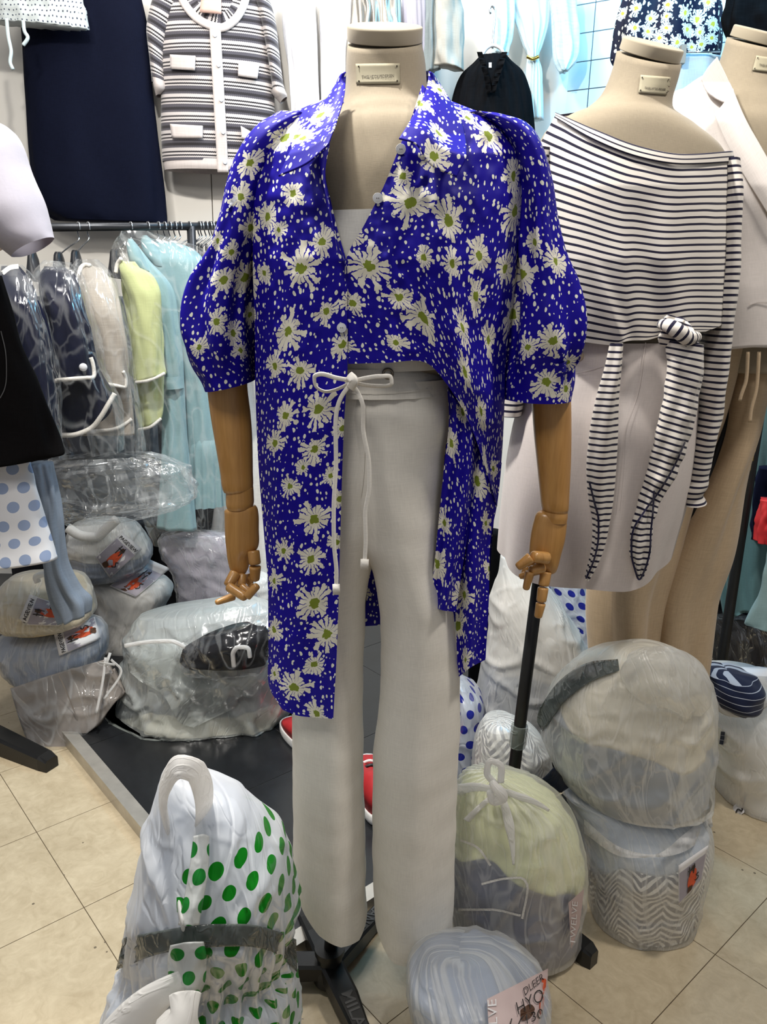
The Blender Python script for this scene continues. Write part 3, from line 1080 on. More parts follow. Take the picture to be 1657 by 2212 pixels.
arm2 = wrings([(1120, 700, 1215, 700), (1140, 800, 1228, 800), (1148, 862, 1233, 864), (1153, 930, 1234, 930), (1160, 1000, 1233, 1000), (1166, 1060, 1230, 1060), (1170, 1095, 1228, 1100), (1172, 1102, 1226, 1107)], Y1, 'upper_arm', form1)
wrings([(1173, 1096, 1226, 1100), (1171, 1110, 1226, 1116), (1172, 1124, 1224, 1128)], Y1, 'elbow_joint', arm2.o)
fore2 = wrings([(1168, 1103, 1222, 1122), (1160, 1108, 1224, 1126), (1152, 1130, 1224, 1138), (1146, 1160, 1220, 1168), (1143, 1190, 1212, 1198), (1150, 1208, 1206, 1222), (1162, 1224, 1200, 1236), (1170, 1236, 1193, 1240)], Y1, 'forearm', form1, .62)
capsules('finger', [pp(1186, 1206, Y1 - .02), pp(1150, 1202, Y1 - .034), pp(1117, 1226, Y1 - .036)], [R1(14), R1(13), R1(9)], M['wood'], fore2.o)
capsules('finger', [pp(1176, 1226, Y1 - .014), pp(1146, 1232, Y1 - .026), pp(1136, 1273, Y1 - .024)], [R1(12), R1(10.5), R1(8)], M['wood'], fore2.o)
capsules('finger', [pp(1168, 1232, Y1 + .004), pp(1138, 1240, Y1 - .004), pp(1122, 1246, Y1 - .002)], [R1(9), R1(8), R1(6)], M['wood'], fore2.o)
capsules('finger', [pp(1180, 1232, Y1 - .006), pp(1174, 1266, Y1 - .012), pp(1169, 1300, Y1 - .016), pp(1162, 1334, Y1 - .018)], [R1(13), R1(12.5), R1(11.5), R1(9)], M['wood'], fore2.o)
capsules('thumb', [pp(1160, 1200, Y1 + .016), pp(1140, 1222, Y1 + .012), pp(1130, 1244, Y1 + .008)], [R1(10), R1(9), R1(7)], M['wood'], fore2.o)

# ------------------------------------------------------------------ white bandeau under the shirt
bt = tag(tube('tube_top', [(590, 474, 1095, 470, .127), (596, 560, 1080, 556, .128), (640, 700, 1015, 698, .105), (655, 790, 985, 790, .096)], Y1 - .007, M['white_top'], None, nu=60, nv=30,
              disp=lambda th, v, P: .0012 * np.sin(th * 40)).o, 'plain white tube top under the blue daisy shirt', 'top')

# ------------------------------------------------------------------ trousers
TY = Y1
tr = thing('trousers', 'white wide-leg drawstring trousers under the blue daisy shirt', 'trousers', (0.03, TY, .15))


def legd(seed, a=.006):
    def f(th, v, P):
        x = vn(P[..., 0] * 9 + seed, P[..., 2] * 1.2, seed) * .014 + vn(P[..., 0] * 30, P[..., 2] * 2.0, seed + 5) * .006
        cr_ = vn(P[..., 0] * 14 + P[..., 2] * 18, P[..., 2] * 26 - P[..., 0] * 9, seed + 8) * .0012
        return (x * np.clip(v * 2.2, .12, 1) + cr_) * a / .006
    return f


def hemdrop(S, pts):
    """hem line that swings up and down around the leg: (angle fraction 0 back .25 left .5 front .75 right) -> drop in m"""
    P = S.P.copy()
    nv, nu = P.shape[:2]
    f = np.linspace(0, 1, nu)
    d = np.interp(f, [p[0] for p in pts], [p[1] for p in pts])
    w = np.linspace(0, 1, nv)[:, None] ** 4
    P[..., 2] -= w * d[None, :]
    co = S.o.data.vertices
    flat = P.reshape(-1, 3)
    arr = np.zeros(len(co) * 3); co.foreach_get('co', arr); arr = arr.reshape(-1, 3)
    arr[:nv * nu] = flat
    co.foreach_set('co', arr.ravel())
    S.P = P
    S.x, S.y, S.k = proj(P)
    S.o.data.update()
    return S


lw = [(640, 800, 880, 800, .100), (632, 950, 870, 950, .105), (628, 1100, 840, 1100, .098), (628, 1210, 797, 1215, .088), (628, 1300, 782, 1300, .082), (630, 1400, 781, 1400, .078),
      (633, 1550, 785, 1550, .074), (634, 1700, 789, 1700, .078), (633, 1850, 795, 1850, .072), (632, 1920, 797, 1950, .068), (632, 1940, 799, 1972, .066)]
legL = tube('trouser_leg', lw, TY + .005, M['white_cloth'], tr, nu=80, nv=110, disp=legd(3))
hemdrop(legL, [(0, -.02), (.2, -.07), (.3, -.062), (.38, -.03), (.46, .008), (.55, .028), (.65, .030), (.72, .006), (.78, -.01), (1, -.02)])
rw = [(680, 800, 968, 815, .096), (680, 900, 972, 900, .102), (700, 1000, 962, 1000, .102), (755, 1150, 955, 1150, .094), (792, 1215, 955, 1215, .088), (806, 1300, 985, 1300, .082), (810, 1400, 996, 1400, .078),
      (808, 1500, 999, 1500, .076), (797, 1650, 993, 1650, .08), (795, 1800, 989, 1800, .078), (797, 1930, 987, 1940, .076), (801, 1985, 985, 2002, .074)]
legR = tube('trouser_leg', rw, TY - .004, M['white_cloth'], tr, nu=80, nv=110, disp=legd(9))
hemdrop(legR, [(0, 0.0), (.25, -.012), (.33, .006), (.42, .030), (.5, .032), (.6, .012), (.68, .004), (.75, -.004), (1, 0)])
wb = tube('waistband', [(652, 786, 930, 784, .100), (648, 800, 948, 800, .1015), (645, 822, 960, 824, .1025), (643, 842, 967, 846, .1035)], TY - .006, M['white_cloth'], tr, nu=70, nv=14,
          disp=lambda th, v, P: .0012 * np.sin(th * 23) * v)
stroke('waist_seam', [(752, 848), (830, 849), (900, 844), (955, 838)], 2.0, wb, M['white_cloth'], wb.o, .0022)
stroke('fly_stitch', [(790, 850), (788, 950), (783, 1050), (779, 1075)], 1.6, legR, M['white_cloth'], legR.o, .0018)
gy = float(wb.Y(838, 806))
g0 = aty(838, 807, gy)
me_pts = [g0 + np.array([.0062 * math.cos(a), -.002, .0062 * math.sin(a)]) for a in np.linspace(0, 2 * math.pi, 17)]
pipe('grommet', me_pts, .0019, M['grommet'], wb.o, 8, 34)


def ribbon(name, pts, wpx, parent, mat=None, dy=.0, n=40):
    p3 = []
    for q in pts:
        Yv = q[2] if len(q) > 2 else Y1 - .118
        p3.append(aty(q[0], q[1], Yv + dy))
    return pipe(name, p3, R1(wpx / 2), mat or M['cord'], parent, 10, n, flat=.35)


YB = Y1 - .148
knot = pp(760, 822, YB)
bow = thing('drawstring', '', '', (0, 0, 0)); bow.parent = tr; bow.matrix_parent_inverse = Matrix.Translation(-Vector(tr.location))
for k_ in ('label', 'category'):
    if k_ in bow: del bow[k_]
ribbon('bow_loop', [(760, 822, YB), (725, 816, YB - .006), (695, 808, YB - .01), (679, 815, YB - .004), (682, 834, YB), (705, 846, YB), (735, 838, YB), (760, 824, YB)], 8.5, bow, n=60)
ribbon('bow_loop', [(760, 824, YB), (790, 817, YB - .006), (822, 813, YB - .008), (844, 815, YB - .002), (846, 828, YB), (825, 834, YB), (790, 832, YB), (760, 825, YB)], 8.5, bow, n=60)
ribbon('bow_knot', [(754, 811, YB - .004), (764, 822, YB - .012), (757, 838, YB - .004)], 18, bow)
ribbon('drawstring_end', [(756, 830, YB), (736, 860, YB - .002), (725, 920, YB), (726, 1000, YB + .002), (721, 1100, YB), (722, 1180, YB), (727, 1240, YB), (726, 1283, YB)], 8.5, bow, n=70)
ribbon('drawstring_end', [(764, 832, YB), (782, 868, YB - .004), (785, 930, YB), (797, 1000, YB), (798, 1050, YB), (789, 1110, YB), (790, 1170, YB), (787, 1226, YB)], 8.5, bow, n=70)
ribbon('cord_tip', [(726, 1262, YB - .001), (727, 1284, YB - .001)], 15, bow)
ribbon('cord_tip', [(788, 1208, YB - .001), (787, 1229, YB - .001)], 17, bow)

# ------------------------------------------------------------------ blue daisy shirt
sh = thing('blouse', 'oversized cobalt blue shirt printed with white daisies and flecks', 'shirt', (0, Y1, .35))
FL = [(690, 250, 40), (949, 196, 33), (908, 226, 28), (947, 289, 34), (615, 298, 40), (640, 295, 26), (540, 352, 30), (633, 418, 26), (578, 468, 34), (602, 497, 22), (541, 492, 33), (520, 425, 28),
      (695, 523, 31), (888, 438, 54), (968, 478, 45), (937, 338, 36), (1055, 293, 42), (1110, 380, 33), (1113, 455, 42), (1155, 523, 30), (915, 556, 26), (977, 570, 30), (1035, 552, 36), (1028, 640, 32),
      (758, 508, 27), (797, 575, 46), (650, 580, 48), (530, 600, 37), (483, 605, 32), (571, 590, 24), (870, 380, 29), (862, 642, 33), (705, 672, 27), (915, 685, 48), (1000, 708, 33), (740, 745, 30),
      (622, 715, 40), (855, 740, 28), (762, 655, 28), (1055, 735, 28), (1005, 803, 38), (594, 790, 30), (688, 885, 42), (649, 800, 32), (680, 970, 32), (617, 898, 32), (594, 957, 30), (626, 1050, 24),
      (714, 1028, 20), (740, 925, 24), (680, 1122, 40), (672, 1208, 33), (612, 1190, 25), (680, 1303, 40), (592, 1255, 26), (706, 1370, 40), (636, 1485, 36), (678, 1435, 28), (592, 1360, 28), (593, 1455, 22),
      (684, 1541, 27), (734, 1078, 24), (728, 1172, 22), (1040, 888, 32), (975, 957, 28), (1030, 1040, 38), (1066, 1012, 26), (1000, 890, 26), (945, 1218, 31), (1003, 1285, 33), (990, 1352, 32), (1050, 1130, 24),
      (1005, 1425, 24), (433, 675, 26), (467, 695, 27), (503, 720, 27), (430, 750, 22), (540, 680, 24), (520, 757, 22), (1127, 592, 45), (1105, 678, 38), (1195, 737, 36), (1140, 750, 26), (1180, 825, 34),
      (1222, 840, 26), (1200, 565, 32), (1090, 580, 30), (1226, 782, 22), (618, 225, 20), (1010, 255, 24), (960, 1130, 24), (1060, 1230, 24), (655, 1010, 18), (1165, 330, 22), (500, 545, 24), (470, 520, 20)]
CX = [(200, 833), (700, 818), (1000, 815), (1500, 800)]
HW = [(180, 120), (240, 215), (280, 262), (330, 295), (420, 305), (600, 290), (800, 278), (1000, 265), (1300, 248), (1560, 235)]


def body(front=True, puff=0.0):
    def f(px, py, u, v):
        cx = np.interp(py, [a for a, b in CX], [b for a, b in CX])
        hw = np.interp(py, [a for a, b in HW], [b for a, b in HW])
        b = np.interp(py, [170, 215, 260, 330, 430, 560, 700, 850, 1100, 1560], [.070, .088, .106, .122, .138, .146, .137, .131, .124, .118])
        s = np.clip(np.abs(px - cx) / (hw * 1.02), 0, .999)
        y = b * (1 - s ** 2.3) ** (1 / 2.0)
        return Y1 - y if front else Y1 + y
    return f


def cloth_folds(seed, amp=.006, kx=16., ky=2.2, fine=.0016):
    def g(px, py):
        X, Z = px / 1000., py / 1000.
        return (amp * vn(X * kx + .7 * vn(X * 3, Z * 4, seed), Z * ky, seed) + amp * .4 * vn(X * kx * 2.3, Z * ky * 1.5, seed + 2)
                + fine * vn(X * 60, Z * 45, seed + 4))
    return g


def sheet(base, folds, extra=None):
    def f(px, py, u, v):
        y = base(px, py, u, v) - folds(px, py)
        if extra is not None: y = y - extra(px, py, u, v)
        return y
    return f


D = M['daisy_blue']
fp = patch('front_panel', [(592, 262), (650, 236), (700, 215), (742, 185)],
           [(742, 185), (728, 240), (712, 310), (703, 370), (716, 440), (733, 510), (747, 560), (750, 660), (751, 785), (744, 900), (740, 1000), (734, 1200), (728, 1400), (720, 1553)],
           [(610, 1533), (640, 1545), (680, 1550), (720, 1553)],
           [(592, 262), (560, 320), (546, 420), (546, 560), (550, 700), (552, 850), (558, 1000), (570, 1150), (578, 1250), (580, 1400), (584, 1490), (610, 1533)],
           sheet(body(), cloth_folds(2, .008), lambda px, py, u, v: .010 * np.clip((py - 700) / 800, 0, 1) * np.sin((px - 560) / 26.) * np.clip((640 - px) / 60, 0.2, 1)), D, sh, 110, 300)
flowers(fp, FL, D, seed=3)
fr_ = patch('front_panel', [(912, 183), (960, 225), (1020, 245), (1110, 270)],
            [(1110, 270), (1150, 330), (1158, 430), (1130, 560), (1105, 680), (1092, 790), (1090, 870), (1086, 960), (1074, 1095)],
            [(752, 786), (830, 784), (925, 786), (965, 830), (1010, 905), (1045, 1000), (1074, 1095)],
            [(912, 183), (890, 250), (862, 320), (830, 400), (790, 480), (748, 560), (746, 640), (748, 715), (752, 786)],
            sheet(body(), cloth_folds(5, .007), lambda px, py, u, v: .004 + .012 * np.clip((py - 640) / 250, 0, 1) * np.sin((px - .55 * (py - 700) - 930) / 24.) * np.clip((px - 880) / 90, 0, 1)), D, sh, 150, 190)
flowers(fr_, FL, D, seed=4)
# the part of the right front that hangs free: a short inner fold and the long outer side
hi = patch('side_fold', [(966, 838), (1010, 905), (1035, 980)], [(1035, 980), (1020, 1100), (1000, 1220), (985, 1322)], [(928, 1308), (955, 1318), (985, 1322)],
           [(966, 838), (970, 900), (960, 1000), (950, 1100), (938, 1220), (928, 1308)],
           lambda px, py, u, v: Y1 - .052 - .020 * np.sin(u * 3.1) - .007 * np.sin(u * 11 + v * 2), D, sh, 40, 110)
flowers(hi, FL, D, seed=5)
ho = patch('side_fold', [(1000, 880), (1050, 960), (1084, 1000)], [(1084, 1000), (1074, 1090), (1062, 1150), (1056, 1300), (1049, 1425)], [(989, 1464), (1020, 1440), (1049, 1425)],
           [(1000, 880), (985, 960), (978, 1080), (980, 1200), (984, 1330), (989, 1464)],
           lambda px, py, u, v: Y1 - .030 - .018 * np.sin(u * 3.1) - .009 * np.sin(u * 9 + v * 3 + 1), D, sh, 40, 130)
flowers(ho, FL, D, seed=6)
bk = patch('back_panel', [(592, 262), (700, 215), (833, 190), (960, 225), (1110, 270)], [(1110, 270), (1130, 560), (1090, 870), (1050, 1340)], [(590, 1370), (800, 1352), (1050, 1340)],
           [(592, 262), (546, 560), (552, 850), (590, 1370)], sheet(body(False), lambda px, py: 0 * px, lambda px, py, u, v: -.006 * np.sin(u * 40) * v), D, sh, 90, 160)
flowers(bk, [], D, seed=7, rand_all=True)
# inside of the back and the yoke between the shoulders
yk = patch('yoke', [(592, 262), (680, 222), (742, 196), (833, 190), (915, 194), (985, 222), (1110, 270)], [(1110, 270), (1112, 272)], [(592, 264), (660, 250), (742, 222), (833, 214), (918, 218), (1000, 246), (1110, 272)], [(592, 262), (592, 264)],
           lambda px, py, u, v: Y1 + .062 * np.sqrt(np.clip(1 - ((px - 838) / 280) ** 2, 0, 1)) * (1 - v) * 1 + .0 - .02 * v, D, sh, 60, 8)
flowers(yk, [], D, seed=8, rand_all=True)


def sleeve_d(seed, puffs):
    def f(th, v, P):
        d = .006 * vn(th * 2.2, v * 5, seed) + .004 * np.sin(th * 7 + 4 * vn(v * 3, th, seed)) * np.clip((v - .15) * 2, 0, 1)
        d = d + .007 * puffs * np.sin(th * 5 + seed) * np.exp(-((v - .72) / .16) ** 2)
        d = d * np.clip((.995 - v) * 7, 0.08, 1)
        return d
    return f


sl = tube('sleeve', [(600, 252, 690, 268, .055), (552, 285, 655, 300, .07), (520, 335, 622, 350, .076), (497, 400, 596, 425, .076), (484, 460, 580, 490, .075), (458, 540, 568, 555, .075), (430, 610, 560, 625, .076),
                    (415, 690, 554, 690, .078), (414, 740, 551, 745, .076), (424, 790, 550, 785, .066), (440, 822, 550, 803, .060), (447, 843, 549, 822, .058)], Y1 - .005, D, sh, nu=90, nv=110, disp=sleeve_d(2, 1))
flowers(sl, FL, D, seed=9)
sr = tube('sleeve', [(1000, 255, 1100, 266, .055), (1045, 275, 1140, 285, .07), (1085, 320, 1172, 335, .076), (1108, 400, 1190, 400, .076), (1112, 470, 1196, 470, .075), (1108, 550, 1214, 545, .076), (1100, 610, 1238, 605, .078),
                     (1090, 680, 1251, 680, .08), (1084, 740, 1249, 740, .076), (1084, 790, 1240, 785, .064), (1085, 830, 1236, 828, .060), (1086, 860, 1231, 863, .058)], Y1 - .005, D, sh, nu=90, nv=110, disp=sleeve_d(5, 1))
flowers(sr, FL, D, seed=10)
for S_, c_, side in ((sl, [(470, 775), (486, 752), (500, 740)], -1), (sr, [(1205, 800), (1228, 792), (1243, 776)], 1)):
    pass
rt = stroke('sleeve_tab', [(1198, 797), (1222, 792), (1240, 780), (1246, 768)], 20, sr, D, sr.o, .008)
for s_ in (rt,):
    me = s_.data
    for nm_ in ('flower', 'seed'):
        u_ = me.uv_layers.new(name=nm_); u_.data.foreach_set('uv', [9.0] * (2 * len(me.loops)))
lathe('tab_button', aty(1238, 778, float(sr.Y(1238, 778)) - .009), aty(1238, 778, float(sr.Y(1238, 778)) - .013), [(0, .0048), (.6, .005), (1, .003)], M['button'], sr.o, 16)
stroke('tab_edge', [(478, 470), (487, 452), (498, 440), (510, 425)], 9, sl, plain('pale_tab', '#c9cbd4', .7), sl.o, .006)

# collar
def leaf(name, top, outer, tip, inner, lift, seed):
    s = patch(name, top, outer, tip, inner, lift, D, sh, 46, 46, .0016)
    flowers(s, FL, D, seed=seed)
    return s


bf = body()
cl = patch('collar_leaf', [(746, 155), (741, 158), (736, 162)], [(736, 162), (700, 224), (650, 285), (602, 381)], [(710, 312), (665, 352), (602, 381)][::1], [(746, 155), (745, 200), (728, 262), (710, 312)],
           lambda px, py, u, v: np.minimum(bf(px, py, u, v) - .008, Y1 + .045 - .19 * np.clip(v * 1.25, 0, 1)) - .008 * np.sin(np.clip(u, 0, 1) * 3.14) - .036 * v ** 1.6 * (1 - .25 * u), D, sh, 50, 60, .0016)
# rows of this leaf run from the roll line (left curve) to the fall edge
flowers(cl, FL, D, seed=12)
cr2 = patch('collar_leaf', [(928, 154), (932, 156), (936, 160)], [(936, 160), (968, 210), (996, 262), (1008, 330), (986, 383)], [(862, 300), (895, 310), (930, 356), (986, 383)], [(928, 154), (920, 196), (890, 255), (862, 300)],
            lambda px, py, u, v: np.minimum(bf(px, py, u, v) - .008, Y1 + .045 - .19 * np.clip(v * 1.25, 0, 1)) - .008 * np.sin(np.clip(u, 0, 1) * 3.14) - .036 * v ** 1.6 * (1 - .25 * u), D, sh, 50, 60, .0016)
flowers(cr2, FL, D, seed=13)
cs = patch('collar_stand', [(746, 155), (790, 150), (838, 148), (885, 150), (928, 154)], [(928, 154), (922, 205)], [(742, 205), (790, 206), (838, 206), (885, 206), (922, 205)], [(746, 155), (742, 205)],
           lambda px, py, u, v: Y1 + .02 + .065 * np.sin(u * np.pi) ** .6, D, sh, 40, 12)
flowers(cs, [], D, seed=14, rand_all=True)
# placket facing turned out below the collar
pf = patch('placket_facing', [(712, 312), (690, 335), (668, 362)], [(668, 362), (700, 430), (722, 500), (745, 566)], [(733, 566), (740, 566), (745, 566)], [(712, 312), (702, 375), (713, 450), (733, 566)],
           lambda px, py, u, v: bf(px, py, u, v) - .012 - .006 * np.sin(u * 3.14), D, sh, 24, 60, .001)
flowers(pf, FL, D, seed=15)
for x, y, S_ in ((816, 428, fr_), (738, 708, fp), (866, 322, fr_)):
    yy = float(S_.Y(x, y))
    a_, b_ = aty(x, y, yy - .002), aty(x, y, yy - .0055)
    bt_ = lathe('button', a_, b_, [(0, .0052), (.5, .0062), (.9, .0060), (.92, .0045), (1, .004)], M['button'], S_.o, 20)
    for dx in (-2, 2):
        q = aty(x + dx, y, yy - .0056)
        lathe('button_hole', q, q + np.array([0, -.0004, 0]), [(0, .0006), (1, .0006)], M['ink_brown'], None, 6).parent = bt_
# ------------------------------------------------------------------ striped-top form
Y2 = 1.40
hub2 = (.268, 1.385)
rows = [(1334, 113, 1469, 136, .052), (1328, 140, 1464, 160, .054), (1316, 175, 1456, 188, .057), (1304, 200, 1449, 212, .060), (1275, 228, 1450, 240, .066), (1225, 252, 1500, 280, .082), (1170, 300, 1560, 335, .092),
        (1160, 380, 1572, 400, .10), (1180, 560, 1540, 560, .105), (1215, 690, 1500, 690, .09), (1215, 780, 1485, 780, .088), (1240, 860, 1460, 860, .07)]
nc = aty(1402, 125, Y2)
form2, torso2 = form('beige linen dress form wearing the navy and white striped top', 'dress form', rows, Y2,
                     (aty(1401.5, 124.5, Y2), (.17, -.37, .91), .0185, .0500),
                     [(1384, 162), (1449, 167), (1444, 206), (1379, 200)], ("TWELVE\"DE.PEDER", (1392, 192), (1438, 196), (1393, 187)), hub2, tuple(aty(1180, 1130, Y2)))
pipe('pole_top', [tuple(aty(1180, 1130, Y2)), tuple(aty(1330, 870, Y2))], .0125, M['black_metal'], form2, 12)
lathe('stand_hub', (hub2[0], hub2[1], 0.012), (hub2[0], hub2[1], .085), [(0, .030), (.35, .030), (.5, .024), (.82, .022), (.84, .028), (1, .028)], M['black_metal'], form2, 24)
for e in (atz(1282, 2088), np.array([hub2[0] + .08, hub2[1] + .25, 0]), np.array([hub2[0] - .25, hub2[1] + .07, 0])):
    h = np.array([hub2[0], hub2[1], 0]); d = (e - h)[:2]; L = float(np.linalg.norm(d)) if e[0] > .42 and e[1] < 1.25 else .26; d /= np.linalg.norm(d); n_ = np.array([-d[1], d[0]])
    V, Fc = [], []
    for s_, w_, z_ in [(.01, .022, .058), (.5 * L, .019, .046), (.93 * L, .018, .040), (L, .012, .034)]:
        zb = .026 * (1 - s_ / L)
        for a, z in ((-1, zb), (1, zb), (1, z_ - .005), (.75, z_), (-.75, z_), (-1, z_ - .005)):
            p = h[:2] + d * s_ + n_ * w_ * a
            V.append((p[0], p[1], z))
    for i in range(3):
        for j in range(6): Fc.append([i * 6 + j, i * 6 + (j + 1) % 6, (i + 1) * 6 + (j + 1) % 6, (i + 1) * 6 + j])
    Fc += [list(range(6))[::-1], [18 + j for j in range(6)]]
    mesh('stand_foot', V, Fc, M['black_metal'], form2, smooth=False)
# clear tape wound on the pole
q0, q1 = aty(1136, 1607, Y2), aty(1140, 1562, Y2)
pz = lambda z: np.array([hub2[0], hub2[1], .05]) + (aty(1180, 1130, Y2) - np.array([hub2[0], hub2[1], .05])) * ((z - .05) / (aty(1180, 1130, Y2)[2] - .05))
tag(lathe('tape_wrap', pz(q0[2]), pz(q1[2]), [(0, .0165), (.1, .0172), (.5, .0168), (.9, .0175), (1, .0165)], M['tape_clear'], None, 24), 'clear packing tape wound around the black stand pole', 'tape')

# skirt
sk = thing('skirt', 'off-white knee skirt with a button under the striped top', 'skirt', (.3, Y2, .55))
skt = tube('skirt_body', [(1170, 735, 1500, 735, .098), (1150, 800, 1505, 800, .104), (1112, 900, 1502, 900, .116), (1092, 1000, 1494, 1000, .124), (1082, 1100, 1472, 1095, .128), (1078, 1165, 1450, 1160, .128), (1076, 1200, 1440, 1192, .126)], Y2, M['skirt'], sk,
           nu=90, nv=70, disp=lambda th, v, P: (.009 * np.sin(th * 5 + 1.2) + .004 * vn(th * 3, v * 2, 3)) * v)
hemdrop(skt, [(0, 0), (.27, 0.0), (.4, .022), (.55, .030), (.68, .014), (.75, 0), (1, 0)])
stroke('pocket_seam', [(1245, 805), (1270, 800), (1302, 790)], 1.6, skt, M['skirt'], skt.o, .0025)
stroke('pleat_seam', [(1395, 740), (1378, 850), (1352, 930), (1347, 1000), (1338, 1100)], 2.0, skt, M['skirt'], skt.o, .0025)
yy = float(skt.Y(1250, 769))
lathe('button', aty(1250, 769, yy - .001), aty(1250, 769, yy - .005), [(0, .008), (.6, .0085), (.9, .008), (1, .006)], plain('tan_button', '#a89880', .4), sk, 20)

# striped top
st = thing('striped_top', 'white boat-neck top with thin navy stripes knotted at the front', 'top', (.4, Y2, .8))


def bodyS(px, py, u, v):
    s = np.clip(np.abs(px - (1375 + (py - 300) * -.02)) / 218., 0, .999)
    b = np.interp(py, [230, 300, 400, 560, 700, 760], [.075, .105, .122, .128, .118, .112])
    return Y2 - b * (1 - s ** 2.3) ** .5


S_ = M['stripe']
tb = patch('top_front', [(1200, 248), (1280, 292), (1385, 333), (1480, 350), (1586, 346)], [(1586, 346), (1588, 440), (1582, 560), (1572, 650), (1560, 700), (1525, 716)],
           [(1165, 742), (1240, 738), (1330, 746), (1350, 738), (1400, 734), (1450, 720), (1525, 716)], [(1200, 248), (1160, 330), (1150, 430), (1160, 560), (1170, 660), (1165, 742)],
           lambda px, py, u, v: bodyS(px, py, u, v) - .006 * np.sin((px - 1450 + (710 - py) * .18) / 17.) * np.clip((py - 420) / 260, 0, 1) * np.exp(-((px - 1440) / 90.) ** 2)
           - .010 * np.exp(-((px - (1345 - (740 - py) * .33)) / 14.) ** 2) * np.clip((py - 560) / 150, 0, 1) - .004 * vn(px / 70., py / 160., 4), S_, st, 120, 120)
bkS = patch('top_back', [(1200, 248), (1330, 235), (1450, 260), (1586, 346)], [(1586, 346), (1582, 560), (1525, 716)], [(1165, 742), (1350, 738), (1525, 716)], [(1200, 248), (1150, 430), (1165, 742)],
            lambda px, py, u, v: 2 * Y2 - bodyS(px, py, u, v), S_, st, 60, 60)
nb = patch('neckband', [(1200, 243), (1285, 280), (1388, 318), (1480, 333), (1582, 326)], [(1582, 326), (1587, 350)], [(1200, 254), (1278, 300), (1384, 341), (1480, 355), (1587, 350)], [(1200, 243), (1200, 254)],
           lambda px, py, u, v: bodyS(px, py, u, v) - .004, M['stripe_band'], st, 80, 8, .002)
slv = tube('sleeve', [(1540, 350, 1588, 350, .05), (1535, 440, 1590, 440, .06), (1530, 560, 1583, 560, .06), (1524, 660, 1575, 660, .06), (1520, 740, 1566, 740, .056), (1506, 850, 1556, 850, .052), (1485, 950, 1540, 950, .048), (1472, 1020, 1527, 1020, .044), (1461, 1070, 1517, 1066, .042), (1460, 1086, 1519, 1081, .042)],
           Y2 - .01, M['stripe_sleeve'], st, nu=48, nv=110, disp=lambda th, v, P: .003 * vn(th * 2, v * 14, 5) + .003 * np.sin(v * 90 + th) * np.clip((v - .85) * 8, 0, 1))
tube('sleeve', [(1120, 330, 1190, 330, .06), (1105, 480, 1185, 480, .06), (1088, 640, 1170, 640, .06), (1075, 760, 1155, 760, .055), (1068, 840, 1138, 840, .05), (1062, 893, 1127, 894, .048)], Y2 - .005, M['stripe_sleeve'], st, nu=40, nv=60,
     disp=lambda th, v, P: .003 * vn(th * 2, v * 9, 6))
# knot and the two tails
kY = Y2 - .135
kn = tube('knot', [(1446, 680, 1480, 690, .010), (1436, 694, 1490, 708, .016), (1428, 710, 1498, 724, .020), (1426, 728, 1506, 740, .020), (1434, 748, 1514, 757, .018)], kY, S_, st, nu=40, nv=30,
          disp=lambda th, v, P: .005 * np.sin(th * 4 + v * 9), caps=True)
pipe('knot_wrap', [aty(1428, 700, kY - .004), aty(1446, 704, kY - .022), aty(1466, 716, kY - .027), aty(1486, 730, kY - .022), aty(1506, 728, kY - .004)], [.008, .011, .012, .012, .008], S_, st, 14, 30)
t1 = tube('tie_tail', [(1440, 735, 1520, 745, .018), (1443, 790, 1518, 810, .020), (1436, 850, 1505, 870, .019), (1420, 920, 1488, 940, .017), (1403, 990, 1465, 1010, .015), (1388, 1050, 1430, 1070, .012), (1372, 1110, 1412, 1118, .010), (1364, 1150, 1407, 1150, .010),
                       (1364, 1190, 1405, 1190, .010), (1370, 1225, 1396, 1226, .007), (1378, 1250, 1386, 1251, .003)], kY - .006, S_, st, nu=44, nv=120, disp=lambda th, v, P: .0022 * np.sin(th * 5 + v * 6) + .002 * vn(v * 22, th, 2))
stroke('tail_binding', [(1480, 955), (1455, 1010), (1425, 1060), (1390, 1108), (1368, 1145), (1364, 1190), (1371, 1228), (1381, 1252), (1394, 1228), (1404, 1190), (1406, 1150), (1410, 1110), (1413, 1060)], 4.2, t1, M['navy_edge'], t1.o, .007, 120)
t2 = tube('tie_tail', [(1318, 742, 1346, 742, .012), (1308, 790, 1342, 790, .015), (1290, 860, 1335, 860, .016), (1276, 940, 1332, 940, .016), (1270, 1010, 1328, 1010, .016), (1274, 1080, 1322, 1080, .014), (1282, 1130, 1314, 1130, .011), (1280, 1180, 1304, 1180, .009), (1270, 1225, 1286, 1226, .006), (1264, 1252, 1270, 1254, .003)],
          kY - .004, S_, st, nu=44, nv=110, disp=lambda th, v, P: .0022 * np.sin(th * 4 + v * 5))
stroke('tail_binding', [(1273, 1040), (1284, 1085), (1293, 1125), (1292, 1170), (1283, 1210), (1266, 1250)], 4.2, t2, M['navy_edge'], t2.o, .007, 70)

